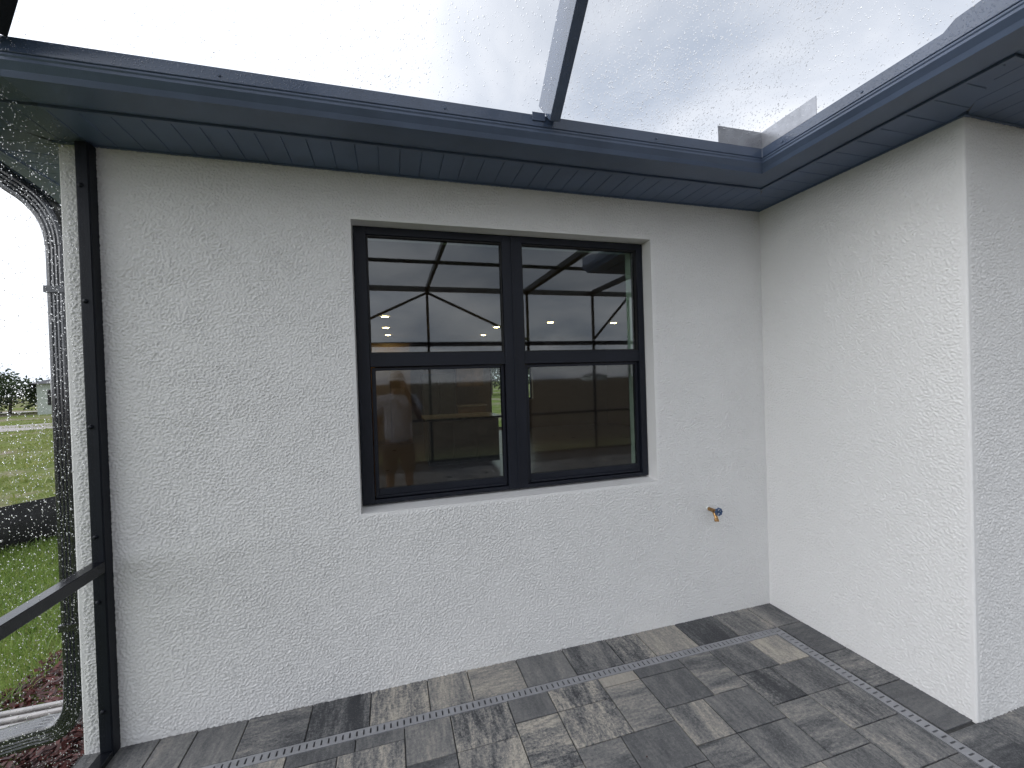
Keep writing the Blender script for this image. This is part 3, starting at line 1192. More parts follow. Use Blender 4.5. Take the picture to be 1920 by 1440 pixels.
for x in (-1.655, -1.215):
    dd = MB().box(x, x + .43, 9.2, 9.245, .62, 1.83).build('door', M['steel'], t, bevel=.006)
    MB().box(x + (.385 if x < -1.3 else .025), x + (.405 if x < -1.3 else .045), 9.15, 9.175, .8, 1.6).build('handle', M['steel'], dd, bevel=.004)
MB().box(-1.655, -.785, 9.2, 9.245, .06, .60).build('drawer', M['steel'], t, bevel=.006)
t = thing('kitchen_island', 'dark kitchen island with a pale stone top inside the window', 'island', (-.9, 5.9, 0))
MB().box(-1.85, -.52, 5.5, 6.4, .08, .90).build('base', M['island'], t, bevel=.004)
MB().box(-1.90, -.47, 5.4, 6.45, .90, .94).build('countertop', M['counter'], t, bevel=.006)
m = MB()
for k in range(3):
    m.box(-1.81 + k * .43, -1.42 + k * .43, 5.482, 5.499, .14, .86)
m.build('panel', M['island'], t, bevel=.003)
t = thing('wall_cabinet', 'wood wall cabinet with counter on the far side of the kitchen', 'cabinet', (-.2, 9.6, 0))
MB().box(-.70, .08, 9.55, 9.95, 1.45, 2.35).build('cabinet_body', M['cab'], t, bevel=.004)
for k in range(2):
    MB().box(-.69 + k * .385, -.315 + k * .385, 9.528, 9.549, 1.47, 2.33).build('door', M['cab'], t, bevel=.004)
MB().box(-.72, .08, 9.3, 9.95, .0, .90).build('base_unit', M['cab'], t, bevel=.004)
MB().box(-.74, .10, 9.28, 9.96, .90, .94).build('countertop', M['counter'], t, bevel=.004)

# ------------------------------------------------------------------ outdoor faucet
fx, fz = -0.497, 0.716
t = thing('outdoor_faucet', 'brass outdoor faucet with round blue handle on the window wall', 'faucet', (fx, 0, fz))
MB().tube([(fx, 0.01, fz), (fx, -.018, fz)], .0115, 20).build('pipe_stub', M['pvc'], t, smooth=False, bevel=.001)
m = MB()
m.tube([(fx, -.017, fz), (fx, -.040, fz)], .0135, 6)
m.tube([(fx, -.040, fz), (fx, -.072, fz - .002)], [.0125, .0145], 18)
m.tube([(fx, -.060, fz - .004), (fx, -.070, fz - .022), (fx, -.080, fz - .040), (fx, -.083, fz - .056)], [.011, .0105, .0115, .0125], 18)
m.tube([(fx, -.0825, fz - .050), (fx, -.0845, fz - .062)], [.0145, .0145], 18)
m.tube([(fx, -.066, fz), (fx, -.092, fz + .004)], [.011, .0085], 12)
m.build('body', M['brass'], t, bevel=.001)
MB().tube([(fx, -.090, fz + .003), (fx, -.106, fz + .005)], .0035, 10).build('stem', M['brass'], t)
m = MB()
hy, hr = -.104, .0245
cx_, cz_ = fx, fz + .005
N = 64
ring = []
for k in range(N):
    a = 2 * math.pi * k / N
    R = hr * (1 + .075 * math.cos(8 * a))
    ring.append((a, R))
for k in range(N):
    a0, R0 = ring[k]
    a1, R1 = ring[(k + 1) % N]
    for (ya, yb, s0, s1) in ((hy - .005, hy - .005, 1, .74), (hy - .005, hy + .005, .74, .74), (hy + .005, hy + .005, .74, 1), (hy + .005, hy - .005, 1, 1)):
        P = lambda a, R, s, y: (cx_ + R * s * math.cos(a), y, cz_ + R * s * math.sin(a))
        m.quad(P(a0, R0, s0, ya), P(a1, R1, s0, ya), P(a1, R1, s1, yb), P(a0, R0, s1, yb))
for k in range(4):
    a = math.pi / 4 + k * math.pi / 2
    m.bar((cx_, hy, cz_), (cx_ + hr * .78 * math.cos(a), hy, cz_ + hr * .78 * math.sin(a)), .006, .006, (0, 1, 0))
m.tube([(cx_, hy - .006, cz_), (cx_, hy + .005, cz_)], .0075, 16)
m.build('handle', M['handle_blue'], t, fix=False)

# ------------------------------------------------------------------ downspout on the side wall
sec = []
for (sx, sy, a0) in ((1, 1, 0), (-1, 1, 90), (-1, -1, 180), (1, -1, 270)):
    for k in range(4):
        a = math.radians(a0 + k * 30)
        sec.append((sx * .026 + .012 * math.cos(a), sy * .038 + .012 * math.sin(a)))
rib = []
for i, p in enumerate(sec):
    q_ = sec[(i + 1) % len(sec)]
    rib.append(p)
    L = math.hypot(q_[0] - p[0], q_[1] - p[1])
    if L > .03:
        nx_, ny_ = (q_[1] - p[1]) / L, -(q_[0] - p[0]) / L
        for k in range(1, 8):
            tt = k / 8
            s_ = .0014 if k % 2 else -.0008
            rib.append((p[0] + (q_[0] - p[0]) * tt + nx_ * s_, p[1] + (q_[1] - p[1]) * tt + ny_ * s_))
t = thing('downspout', 'dark wet downspout with curved elbows on the house corner', 'downspout', (-3.87, .075, 0))


def bez(p0, p1, p2, n=10):
    p0, p1, p2 = Vector(p0), Vector(p1), Vector(p2)
    return [p0 * (1 - s) ** 2 + p1 * 2 * s * (1 - s) + p2 * s * s for s in [i / n for i in range(n + 1)]]


dx, dy = -3.871, .075
path = [Vector((dx, dy, 2.26)), Vector((dx, dy, 1.2)), Vector((dx, dy, .28))]
MB().sweep(path, rib, (0, 1, 0)).build('pipe', M['bronze_wet'], t)
up_ = [Vector((-4.235, dy, 2.712))] + bez((-4.235, dy, 2.705), (-4.23, dy, 2.68), (-4.17, dy, 2.645)) + \
    bez((-4.00, dy, 2.512), (-3.872, dy, 2.42), (dx, dy, 2.26))
MB().sweep(up_, [(a, b_ * 1.05) for a, b_ in rib], (0, 1, 0), True, [1.32 - .29 * i / (len(up_) - 1) for i in range(len(up_))]).build('upper_elbow', M['bronze_wet'], t)
lo_ = [Vector((dx, dy, .30))] + bez((dx, dy, .26), (dx - .005, dy, .085), (-4.02, dy + .01, .095)) + [Vector((-4.45, dy + .03, .03))]
MB().sweep(lo_, [(a * 1.05, b_ * 1.05) for a, b_ in rib], (0, 1, 0)).build('lower_elbow', M['bronze_wet'], t)
for z in (2.05, .55):
    MB().box(dx - .0415, XL + .001, dy - .056, dy + .056, z, z + .03).build('strap', M['bronze_wet'], t)

# wet concrete splash block with ribs beside the downspout
t = thing('splash_block', 'pale wet concrete splash block with ridges beside the downspout', 'splash block', (-4.35, .46, -.1))
m = MB()
m.box(-4.75, -3.93, .345, .53, -.16, -.045)
for k in range(3):
    y = .355 + k * .062
    m.box(-4.74, -3.94, y, y + .030, -.045, -.025)
m.build('slab', M['concrete'], t, bevel=.008)
m = MB()
m.bar((-4.75, .36, -.05), (-4.98, .48, -.06), .05, .10)
m.build('end_kerb', M['concrete'], t, bevel=.01)

# ------------------------------------------------------------------ screen enclosure
cage = thing('screen_enclosure', 'black framed screen enclosure around the patio, wet with rain', 'screen enclosure', (XC, 0, 0))
PW = 0.05
BR = M['bronze']


def part(name, mb, mat=BR, bevel=0.003, parent=cage, **kw):
    return mb.build(name, mat, parent, bevel=bevel, **kw)


# wall post bolted to the house corner
xp0, xp1 = -3.742, -3.692
post = part('wall_post', MB().box(xp0, xp1, -.052, .004, .0, H - .008))
m = MB().box(xp0 + .006, xp1 - .004, -.0560, -.0525, .035, H - .01)
m.build('flange', BR, post, bevel=.001)
for z in (2.50, 2.0, 1.455, .975, .69, .21):
    m = MB()
    seg = 14
    cx_, rr = -3.722, .0095
    prof = [(rr, -.0560), (rr, -.058), (rr * .85, -.0615), (rr * .5, -.0638), (0.0004, -.0645)]
    for (r0, y0), (r1, y1) in zip(prof[:-1], prof[1:]):
        for k in range(seg):
            a, b_ = 2 * math.pi * k / seg, 2 * math.pi * (k + 1) / seg
            m.quad((cx_ + r0 * math.cos(a), y0, z + r0 * math.sin(a)), (cx_ + r0 * math.cos(b_), y0, z + r0 * math.sin(b_)),
                   (cx_ + r1 * math.cos(b_), y1, z + r1 * math.sin(b_)), (cx_ + r1 * math.cos(a), y1, z + r1 * math.sin(a)))
    m.build('screw', BR, post, smooth=True)

# side wall (x = XC)
side_y = [-1.62, -3.3, YF]
ZE = 2.82
for y in side_y:
    part('post', MB().box(xp0, xp1, y - .025, y + .025, .032, ZE - .03))
ys = [-.0555] + side_y
for a, b_ in zip(ys[:-1], ys[1:]):
    y0, y1 = a - (.025 if a != ys[0] else 0), b_ + .025
    part('chair_rail', MB().box(xp0, xp1, y1, y0, .818, .866), M['rail'])
part('base_track', MB().box(xp0, xp1, YF - .025, -.0555, .0012, .031), M['rail'])
part('eave_beam', MB().box(xp0, xp1, YF - .025, -GO - .012, ZE - .028, ZE + .05), M['bronze_wet'])
# far wall (y = YF)
px = [XC, -1.71, 0.40, 1.95, 2.85, XR]
for x in px[1:]:
    part('post', MB().box(x - .025, x + .025, YF - .025, YF + .025, .032, ZR - .05))
part('post', MB().box(xp0, xp1, YF + .026, YF + .05, ZE, ZR - .06))
part('base_track', MB().box(xp1 + .001, XR - .026, YF - .025, YF + .025, .0012, .031))
for a, b_ in zip(px[:-1], px[1:]):
    part('chair_rail', MB().box(a + .026, b_ - .026, YF - .025, YF + .025, .818, .866))
    part('girt', MB().box(a + .026, b_ - .026, YF - .03, YF + .03, 2.33, 2.42), M['bronze_wet'])
part('eave_beam', MB().box(xp0, XR + .025, YF - .03, YF + .03, ZR - .05, ZR + .05), M['bronze_wet'])
for a, b_ in ((-1.71, .40), (-1.71, XC), (2.85, 1.95)):
    part('brace', MB().bar((a, YF, ZR - .07), (b_, YF, 2.45), .045, .045))
# right wall
part('post', MB().box(XR - .025, XR + .025, -3.0 - .025, -3.0 + .025, .032, ZR - .05))
part('eave_beam', MB().box(XR - .025, XR + .025, YF + .031, -LR - GO - .02, ZR - .05, ZR + .04))
# roof: a slope rising from the gutter, then flat
SL = math.radians(41.7)
RUN = (ZR + .02 - 2.82) / math.tan(SL)
y_b = -GO - RUN
dirv = Vector((0, -math.cos(SL), math.sin(SL)))
nv = Vector((0, math.sin(SL), math.cos(SL)))


def roof_beam(x, mat, y_flat=0.0, wf=.05):
    if x < -GO:
        s0 = Vector((x, -GO - .006, 2.82 - .004))
        off = nv * (.205 / 2 - .070)
        s1 = Vector((x, y_b, ZR + .02))
        p0 = s0 + off
        part('roof_beam', MB().bar(p0, s1 + off, .05, .205, nv), mat)
    part('roof_beam', MB().bar((x, min(y_b - .02, y_flat), ZR + .02), (x, YF + .031, ZR + .02), wf, .10))


roof_beam(-1.710, M['gutter_wet'])
roof_beam(0.40, M['bronze'], -LR - GO - .03, .10)
roof_beam(1.95, M['bronze'], -LR - GO - .03)
xi = XC + RUN
part('purlin', MB().box(xi + .06, -1.736, y_b - .025, y_b + .025, ZR - .01, ZR + .04))
part('purlin', MB().box(-1.684, -GO - .03, y_b - .025, y_b + .025, ZR - .01, ZR + .04))
for a, b_ in ((xi + .06, -1.736), (-1.684, .345), (.455, 1.92), (1.98, XR - .03)):
    part('purlin', MB().box(a, b_, -4.2 - .025, -4.2 + .025, ZR - .01, ZR + .04))
# hip beam from the left end of the gutter, and side slope break
part('hip_beam', MB().bar((XC + .012, -GO - .02, 2.85), (xi + .03, y_b, ZR + .03), .06, .12))
part('purlin', MB().box(XC + RUN, XC + RUN + .05, YF + .031, y_b - .05, ZR - .01, ZR + .04))
for y in (-1.62, -3.3):
    part('roof_beam', MB().bar((XC + .02, y, ZE + .03), (XC + RUN, y, ZR + .02), .05, .10))
# foot bracket of the roof beam
m = MB()
m.box(-1.800, -1.737, -GO - .006, -GO - .0015, 2.790, 2.828)
part('beam_bracket', m, M['gutter_wet'], .001)

# screens
SCN = M['screen']


def sheet(name, pts):
    m = MB()
    m.quad(*pts)
    return m.build('screen_panel', SCN, cage, fix=False)


p_side = sheet('side', [(XC, -.053, .03), (XC, YF, .03), (XC, YF, ZE), (XC, -.053, ZE)])
p_far = sheet('far', [(XC, YF, .03), (XR, YF, .03), (XR, YF, ZR), (XC, YF, ZR)])
sheet('right', [(XR, YF, .03), (XR, -LR, .03), (XR, -LR, ZR), (XR, YF, ZR)])
zsc = 2.82
p_slope = sheet('slope', [(XC, -GO, zsc), (-GO, -GO, zsc), (-GO, y_b, ZR + .02), (XC + RUN, y_b, ZR + .02)])
sheet('flat', [(XC + RUN, y_b, ZR + .02), (-GO, y_b, ZR + .02), (-GO, YF, ZR + .02), (XC + RUN, YF, ZR + .02)])
sheet('flat right', [(-GO, -LR - GO, ZR + .02), (XR, -LR - GO, ZR + .02), (XR, YF, ZR + .02), (-GO, YF, ZR + .02)])
p_ret = sheet('return', [(-GO, -GO, zsc), (-GO, -LR - GO, zsc), (-GO, -LR - GO, ZR + .02), (-GO, y_b, ZR + .02)])
sheet('eave', [(-GO, -LR - GO, zsc), (XR, -LR - GO, zsc), (XR, -LR - GO, ZR + .02), (-GO, -LR - GO, ZR + .02)])
sheet('left slope', [(XC, -GO, zsc), (XC, YF, zsc), (XC + RUN, YF, ZR + .02), (XC + RUN, y_b, ZR + .02)])

# raindrops caught in the mesh: real water beads


def ico():
    bm = bmesh.new()
    bmesh.ops.create_icosphere(bm, subdivisions=2, radius=1.0)
    v = np.array([x.co[:] for x in bm.verts])
    f = np.array([[q.index for q in x.verts] for x in bm.faces])
    bm.free()
    return v, f


IV, IF = ico()


def beads(parent, origin, ua, va, na, n, size, keep=None):
    """origin + s*ua + t*va, na = normal; size (lo, hi) bead radius"""
    s, t_ = rng.random(n), rng.random(n)
    P = np.array(origin) + s[:, None] * np.array(ua) + t_[:, None] * np.array(va)
    if keep is not None:
        k = keep(P)
        P = P[k]
    n = len(P)
    u1 = np.array(ua) / np.linalg.norm(ua)
    v1 = np.array(va) / np.linalg.norm(va)
    n1 = np.array(na) / np.linalg.norm(na)
    r = size[0] + (size[1] - size[0]) * rng.random(n) ** 2.2
    ang = rng.normal(0, .5, n)
    el = 1 + .7 * rng.random(n)
    A = np.cos(ang)[:, None] * u1 + np.sin(ang)[:, None] * v1
    B = -np.sin(ang)[:, None] * u1 + np.cos(ang)[:, None] * v1
    V = P[:, None, :] + (IV[None, :, 0, None] * (r)[:, None, None] * A[:, None, :] +
                         IV[None, :, 1, None] * (r * el)[:, None, None] * B[:, None, :] +
                         IV[None, :, 2, None] * (r * .62)[:, None, None] * n1[None, None, :])
    F = IF[None] + (np.arange(n) * len(IV))[:, None, None]
    o = cloud_mesh('raindrops', V.reshape(-1, 3), F.reshape(-1, 3), M['water'], parent, smooth=True)
    o['kind'] = 'stuff'
    return o


beads(p_far, (-3.2, YF + .036, 2.25), (5.4, 0, 0), (0, 0, .3), (0, 1, 0), 1500, (.004, .010))
beads(p_side, (XC, -2.6, 2.2), (0, -2.8, 0), (0, 0, .6), (1, 0, 0), 700, (.004, .009))
L_sl = RUN / math.cos(SL)


def keep_roof(P):
    dens = np.where(P[:, 0] < -1.75, 0.30, 1.0)
    dens = np.where(P[:, 0] > -0.9, 0.75, dens)
    ph = np.sin(P[:, 0] * 5.1 + 2.0 * np.sin(P[:, 1] * 9)) * .5 + .5
    dens = dens * (.55 + .6 * ph)
    ok = (P[:, 0] > XC + (P[:, 2] - zsc) / math.tan(SL) + .02) & (np.abs(P[:, 0] + 1.71) > .03)
    return ok & (rng.random(len(P)) < dens)


beads(p_slope, (XC, -GO - .004, zsc + .003), (-GO - XC, 0, 0), dirv * .8, nv, 27000, (.0011, .0031), keep_roof)
beads(p_ret, (-GO, -GO - .01, zsc + .01), (0, -1.06, 0), (0, 0, .68), (1, 0, 0), 2300, (.0012, .0034),
      lambda P: (P[:, 2] - zsc) < (-P[:, 1] - GO) * math.tan(SL) - .004)
beads(p_side, (XC, -.10, .05), (0, -.75, 0), (0, 0, 2.66), (1, 0, 0), 9500, (.0008, .0025),
      lambda P: (np.abs(P[:, 2] - .842) > .03))

# ------------------------------------------------------------------ outside left: mulch, lawn, silt fence
mb = MB()
for k in range(10):
    y0, y1 = .02 + k * 1.0, 1.02 + k * 1.0
    mb.quad((-4.62, y0, -.115 + .012), (XL + .0, y0, -.10 + .012), (XL, y1, -.10 + .012), (-4.62, y1, -.115 + .012))
tag(mb.build('mulch_bed', M['mulch_bed'], smooth=True), 'strip of red bark mulch along the house side', 'mulch', kind='structure')


def blades(n, xr, yr, hr, wr, z0, mat, name, label, cat, lean=.5, keep=None):
    x, y = rng.uniform(*xr, n), rng.uniform(*yr, n)
    if keep is not None:
        k = keep(x, y)
        x, y = x[k], y[k]
        n = len(x)
    z = gh(x, y) + z0
    h = rng.uniform(*hr, n)
    w = rng.uniform(*wr, n)
    a = rng.uniform(0, 2 * math.pi, n)
    l = rng.normal(0, lean, (n, 2)) * h[:, None]
    ax = np.stack([np.cos(a), np.sin(a), np.zeros(n)], -1) * w[:, None]
    b0 = np.stack([x, y, z], -1)
    mid_ = b0 + np.stack([l[:, 0] * .35, l[:, 1] * .35, h * .6], -1)
    tip = b0 + np.stack([l[:, 0], l[:, 1], h], -1)
    V = np.stack([b0 - ax, b0 + ax, mid_ + ax * .8, mid_ - ax * .8, tip], 1).reshape(-1, 3)
    i = np.arange(n)[:, None] * 5
    F = np.concatenate([i + np.array([[0, 1, 2]]), i + np.array([[0, 2, 3]]), i + np.array([[3, 2, 4]])])
    tone = np.repeat(np.clip(rng.normal(.5, .22, n), 0, 1), 5)
    o = cloud_mesh(name, V, F, mat, None, tone)
    return tag(o, label, cat, kind='stuff')


blades(52000, (-9.0, -4.5), (-.6, 6.2), (.05, .11), (.0018, .0036), 0, M['grass'], 'lawn_grass',
       'thick wet green lawn grass inside the silt fence', 'grass', .55,
       lambda x, y: (x < -4.32 - .06 * np.sin(y * 6)) & ((y - 4.1) - 1.12 * (x + 6.94) < .1))


def far_keep(x, y):
    # wedge seen past the house corner
    return ((y - 4.1) - 1.12 * (x + 6.94) > .25) & (x < -5.2) & (np.sin(x * .9 + y * .5) + np.sin(y * 1.3 - x * .3) > .25)


blades(60000, (-34, -5), (4, 42), (.05, .16), (.006, .018), 0, M['dry'], 'field_grass',
       'rough pale green grass tufts across the field', 'grass', .7, far_keep)
# mulch chips
n = 9000
x, y = rng.uniform(-4.62, XL + .0, n), rng.uniform(.05, 4.5, n)
L_, W_ = rng.uniform(.012, .035, n), rng.uniform(.004, .010, n)
a, tl = rng.uniform(0, 6.28, n), rng.normal(0, .35, n)
c0 = np.stack([x, y, -.085 + rng.uniform(0, .018, n)], -1)
da = np.stack([np.cos(a) * np.cos(tl), np.sin(a) * np.cos(tl), np.sin(tl)], -1) * L_[:, None]
db = np.stack([-np.sin(a), np.cos(a), rng.normal(0, .3, n)], -1) * W_[:, None]
V = np.stack([c0 - da - db, c0 + da - db, c0 + da + db, c0 - da + db], 1).reshape(-1, 3)
F = (np.arange(n)[:, None] * 4) + np.array([[0, 1, 2, 3]])
tag(cloud_mesh('mulch_chips', V, F, M['mulch'], None, np.repeat(rng.random(n), 4)),
    'loose red bark chips on the bed by the house', 'mulch', kind='stuff')

# silt fence
t = thing('silt_fence', 'low black fabric silt fence across the lawn', 'fence', (-6.8, 4.3, -.26))
fd = Vector((.33, .37, 0)).normalized()
f0 = Vector((-6.93, 4.11, 0))
N = 90
mb = MB()
rows = []
for k in range(N + 1):
    s = -5.5 + 9.0 * k / N
    p = f0 + fd * s
    wv = .025 * math.sin(s * 3.1) + .012 * math.sin(s * 8.3)
    zt_ = .30 + .03 * math.sin(s * 1.7) - .02 * abs(math.sin(s * 1.3))
    nn = Vector((-fd.y, fd.x, 0))
    rows.append((p + nn * .012 + Vector((0, 0, -.36)), p + nn * (wv + .01) + Vector((0, 0, 0)), p + nn * wv * .4 + Vector((0, 0, zt_))))
for A, B in zip(rows[:-1], rows[1:]):
    mb.quad(A[0], B[0], B[1], A[1])
    mb.quad(A[1], B[1], B[2], A[2])
fb = mb.build('fabric', M['fabric_black'], t, smooth=True)
so = fb.modifiers.new('solid', 'SOLIDIFY')
so.thickness = .004
for k in range(5):
    s = -4.9 + k * 1.95
    p = f0 + fd * s + Vector((-fd.y, fd.x, 0)) * .05
    MB().box(p.x - .018, p.x + .018, p.y - .018, p.y + .018, -.4, .36).build('stake', M['stake'], t, bevel=.003)


# ------------------------------------------------------------------ far things
def tree(name, label, x, y, hgt, wid, seed, group, n=2600):
    r = np.random.default_rng(seed)
    z0 = float(gh(np.array([x]), np.array([y]))[0])
    t = thing(name, label, 'tree', (x, y, z0), group)
    m = MB()
    m.tube([(x, y, z0 - .1), (x + .1, y, z0 + hgt * .3), (x + .25, y + .1, z0 + hgt * .6)], [hgt * .04, hgt * .03, hgt * .012], 10)
    for k in range(5):
        a = k * 1.3 + seed
        m.tube([(x + .1, y, z0 + hgt * (.25 + .05 * k)), (x + math.cos(a) * wid * .35, y + math.sin(a) * wid * .35, z0 + hgt * (.5 + .07 * k))],
               [hgt * .016, hgt * .006], 7)
    m.build('trunk', M['bark'], t, smooth=True)
    nb = 16
    c = np.stack([r.uniform(-.5, .5, nb) * wid, r.uniform(-.5, .5, nb) * wid, r.uniform(.32, .92, nb) * hgt], -1)
    c[:, :2] *= (1.15 - np.abs(c[:, 2:3] / hgt - .5))
    br = r.uniform(.13, .24, nb) * wid
    k = r.integers(0, nb, n)
    dv = r.normal(0, 1, (n, 3))
    dv /= np.linalg.norm(dv, axis=1)[:, None]
    P = c[k] + dv * (br[k] * r.uniform(.35, 1.1, n))[:, None] + np.array([x, y, z0])
    s = r.uniform(.03, .065, n) * hgt
    a1 = r.normal(0, 1, (n, 3))
    a1 /= np.linalg.norm(a1, axis=1)[:, None]
    a2 = np.cross(a1, r.normal(0, 1, (n, 3)))
    a2 /= np.linalg.norm(a2, axis=1)[:, None]
    a1, a2 = a1 * s[:, None], a2 * (s * .5)[:, None]
    V = np.stack([P - a1, P + a2, P + a1, P - a2], 1).reshape(-1, 3)
    F = np.arange(n)[:, None] * 4 + np.array([[0, 1, 2, 3]])
    cloud_mesh('crown', V, F, M['leaf'], t, np.repeat(np.clip(r.normal(.5, .25, n), 0, 1), 4))
    return t


TG = 'trees along the far side of the field'
for i, (a_, dist, hg, wd, lab) in enumerate([
        (-37.2, 66, 5.4, 7.5, 'tallest dark tree at the left end of the far tree line'),
        (-35.4, 70, 4.6, 7.5, 'rounded dark tree right of the tallest one across the field'),
        (-34.0, 68, 3.6, 6.0, 'low dark tree closest to the pale far house'),
        (-40.5, 72, 5.0, 8.0, 'dark tree half hidden at the photo edge'),
        (-43.5, 70, 4.4, 8.0, 'far tree beyond the photo edge')]):
    A = math.radians(a_)
    tree('field_tree', lab, CAM.x + math.sin(A) * dist, CAM.y + math.cos(A) * dist, hg, wd, 11 + i, TG)
for i, (x, y) in enumerate([(3.0, 44), (9.0, 47), (15.5, 45)]):
    tree('field_tree', ['leafy tree seen through the house behind the rear door', 'leafy tree beyond the rear yard, middle one',
                        'leafy tree beyond the rear yard, rightmost one'][i], x, y, 4.6, 6.5, 31 + i, 'trees behind the house', 1800)

t = thing('distant_house', 'pale one-storey house with a dark roof across the field', 'house', (-33.6, 48.6, -.25))
hx, hy = -35.4, 49.6


def far_house(t, cx_, cy_, w, d_, rot, hw=3.0, mat='house_pale', win=True):
    c, s = math.cos(rot), math.sin(rot)
    T = lambda x, y, z: (cx_ + c * x - s * y, cy_ + s * x + c * y, z - .26)
    m = MB()
    for (a, b_) in (((0, 0), (w, 0)), ((w, 0), (w, d_)), ((w, d_), (0, d_)), ((0, d_), (0, 0))):
        m.quad(T(*a, 0), T(*b_, 0), T(*b_, hw), T(*a, hw))
    m.build('wall', M[mat], t)
    o = .5
    m = MB()
    r0 = [T(-o, -o, hw), T(w + o, -o, hw), T(w + o, d_ + o, hw), T(-o, d_ + o, hw)]
    r1 = [T(d_ * .45, d_ / 2, hw + 1.5), T(w - d_ * .45, d_ / 2, hw + 1.5)]
    m.quad(r0[0], r0[1], r1[1], r1[0])
    m.quad(r0[2], r0[3], r1[0], r1[1])
    for tri in ((r0[1], r0[2], r1[1]), (r0[3], r0[0], r1[0])):
        i = len(m.v)
        m.v += list(tri)
        m.f.append((i, i + 1, i + 2))
        m.mi.append(0)
    m.quad(*r0[::-1])
    m.build('roof', M['roof'], t)
    for x in ((.7, 4.0, 7.0) if win else (2.0,)):
        m = MB()
        p = [T(x, -.03, .9), T(x + .9, -.03, .9), T(x + .9, -.03, 2.4), T(x, -.03, 2.4)]
        m.quad(*p)
        p2 = [T(x, 0, .9), T(x + .9, 0, .9), T(x + .9, 0, 2.4), T(x, 0, 2.4)]
        for k in range(4):
            m.quad(p[k], p[(k + 1) % 4], p2[(k + 1) % 4], p2[k])
        m.build('window', M['rubber'], t)


far_house(t, hx, hy, 12, 9, math.radians(32))
t = thing('distant_house', 'pale house far behind the photographer, mirrored in the window', 'house', (140, -258, -.25))
far_house(t, 140, -258, 16, 10, 2.6, 3.2)

# ------------------------------------------------------------------ the photographer, mirrored in the window
M['skin'] = simple('skin', (0.30, 0.17, 0.115), 0.5, 0, 0.05, 30)
M['hair'] = simple('hair_brown', (0.04, 0.028, 0.02), 0.6)
M['cap'] = simple('cap_white', (0.72, 0.70, 0.66), 0.8)
M['shorts'] = simple('shorts_brown', (0.14, 0.10, 0.075), 0.8)
M['shoe'] = simple('shoe_grey', (0.2, 0.2, 0.2), 0.6)
M['phone'] = simple('phone_black', (0.012, 0.012, 0.014), 0.2)


def shirt_mat():
    t = NT('shirt_print')
    c = t.coord()
    v = t.node('ShaderNodeTexVoronoi')
    t.l.new(c, v.inputs['Vector'])
    v.inputs['Scale'].default_value = 42
    f = t.smooth(v.outputs['Distance'], .25, .5)
    t.bsdf(t.mixc(f, (0.66, 0.66, 0.68), (0.42, 0.42, 0.46)), 0.85)
    return t.m


M['shirt'] = shirt_mat()


def skinned(name, verts, edges, radii, mat, parent, sub=2, root=0):
    me = bpy.data.meshes.new(name)
    off = world_loc(parent) if parent else Vector((0, 0, 0))
    me.from_pydata([tuple(Vector(v) - off) for v in verts], edges, [])
    o = bpy.data.objects.new(name, me)
    COL.objects.link(o)
    if parent:
        o.parent = parent
    sk = o.modifiers.new('skin', 'SKIN')
    sk.use_smooth_shade = True
    if not me.skin_vertices:
        bm = bmesh.new()
        bm.from_mesh(me)
        bm.verts.layers.skin.verify()
        bm.to_mesh(me)
        bm.free()
    for i, r in enumerate(radii):
        me.skin_vertices[0].data[i].radius = (r, r) if isinstance(r, (int, float)) else r
        me.skin_vertices[0].data[i].use_root = (i == root)
    sb = o.modifiers.new('sub', 'SUBSURF')
    sb.levels = sb.render_levels = sub
    me.materials.append(mat)
    return o


bxp, byp = -2.40, -2.74                      # where the person stands
pr = thing('person', 'person in a white cap and pale printed shirt holding up a phone', 'person', (bxp, byp, 0))
V, E, R = [], [], []


def vert(p, r, prev=None):
    V.append(p)
    R.append(r)
    if prev is not None:
        E.append((prev, len(V) - 1))
    return len(V) - 1


pel = vert((bxp, byp, .93), (.14, .10))
ab = vert((bxp, byp, 1.10), (.14, .10), pel)
ch = vert((bxp, byp - .01, 1.30), (.135, .095), ab)
sh = vert((bxp, byp - .01, 1.41), (.095, .065), ch)
nk = vert((bxp, byp + .01, 1.49), (.052, .055), sh)
jaw = vert((bxp, byp + .045, 1.555), (.055, .065), nk)
hd = vert((bxp, byp + .035, 1.62), (.073, .088), jaw)
tp = vert((bxp, byp + .025, 1.69), (.066, .08), hd)
for s in (-1, 1):                             # legs
    hp = vert((bxp + s * .095, byp, .86), .085, pel)
    kn = vert((bxp + s * .11, byp + .015, .48), .055, hp)
    cf = vert((bxp + s * .115, byp - .01, .33), .05, kn)
    an = vert((bxp + s * .12, byp - .02, .085), .035, cf)
    vert((bxp + s * .13, byp + .12, .035), .03, an)
# hanging arm, world -x side
s1 = vert((bxp - .180, byp, 1.395), .048, sh)
e1 = vert((bxp - .245, byp - .02, 1.12), .04, s1)
w1 = vert((bxp - .255, byp + .06, .88), .027, e1)
p1 = vert((bxp - .255, byp + .085, .82), (.022, .034), w1)
for k, (dy_, L) in enumerate(((.032, .070), (.012, .078), (-.008, .072), (-.026, .058))):
    a = vert((bxp - .255, byp + .085 + dy_, .775), .0095, p1)
    b_ = vert((bxp - .250, byp + .087 + dy_, .775 - L * .55), .0088, a)
    vert((bxp - .236, byp + .085 + dy_, .775 - L), .008, b_)
a = vert((bxp - .238, byp + .125, .83), .0105, w1)
vert((bxp - .228, byp + .14, .785), .0095, a)
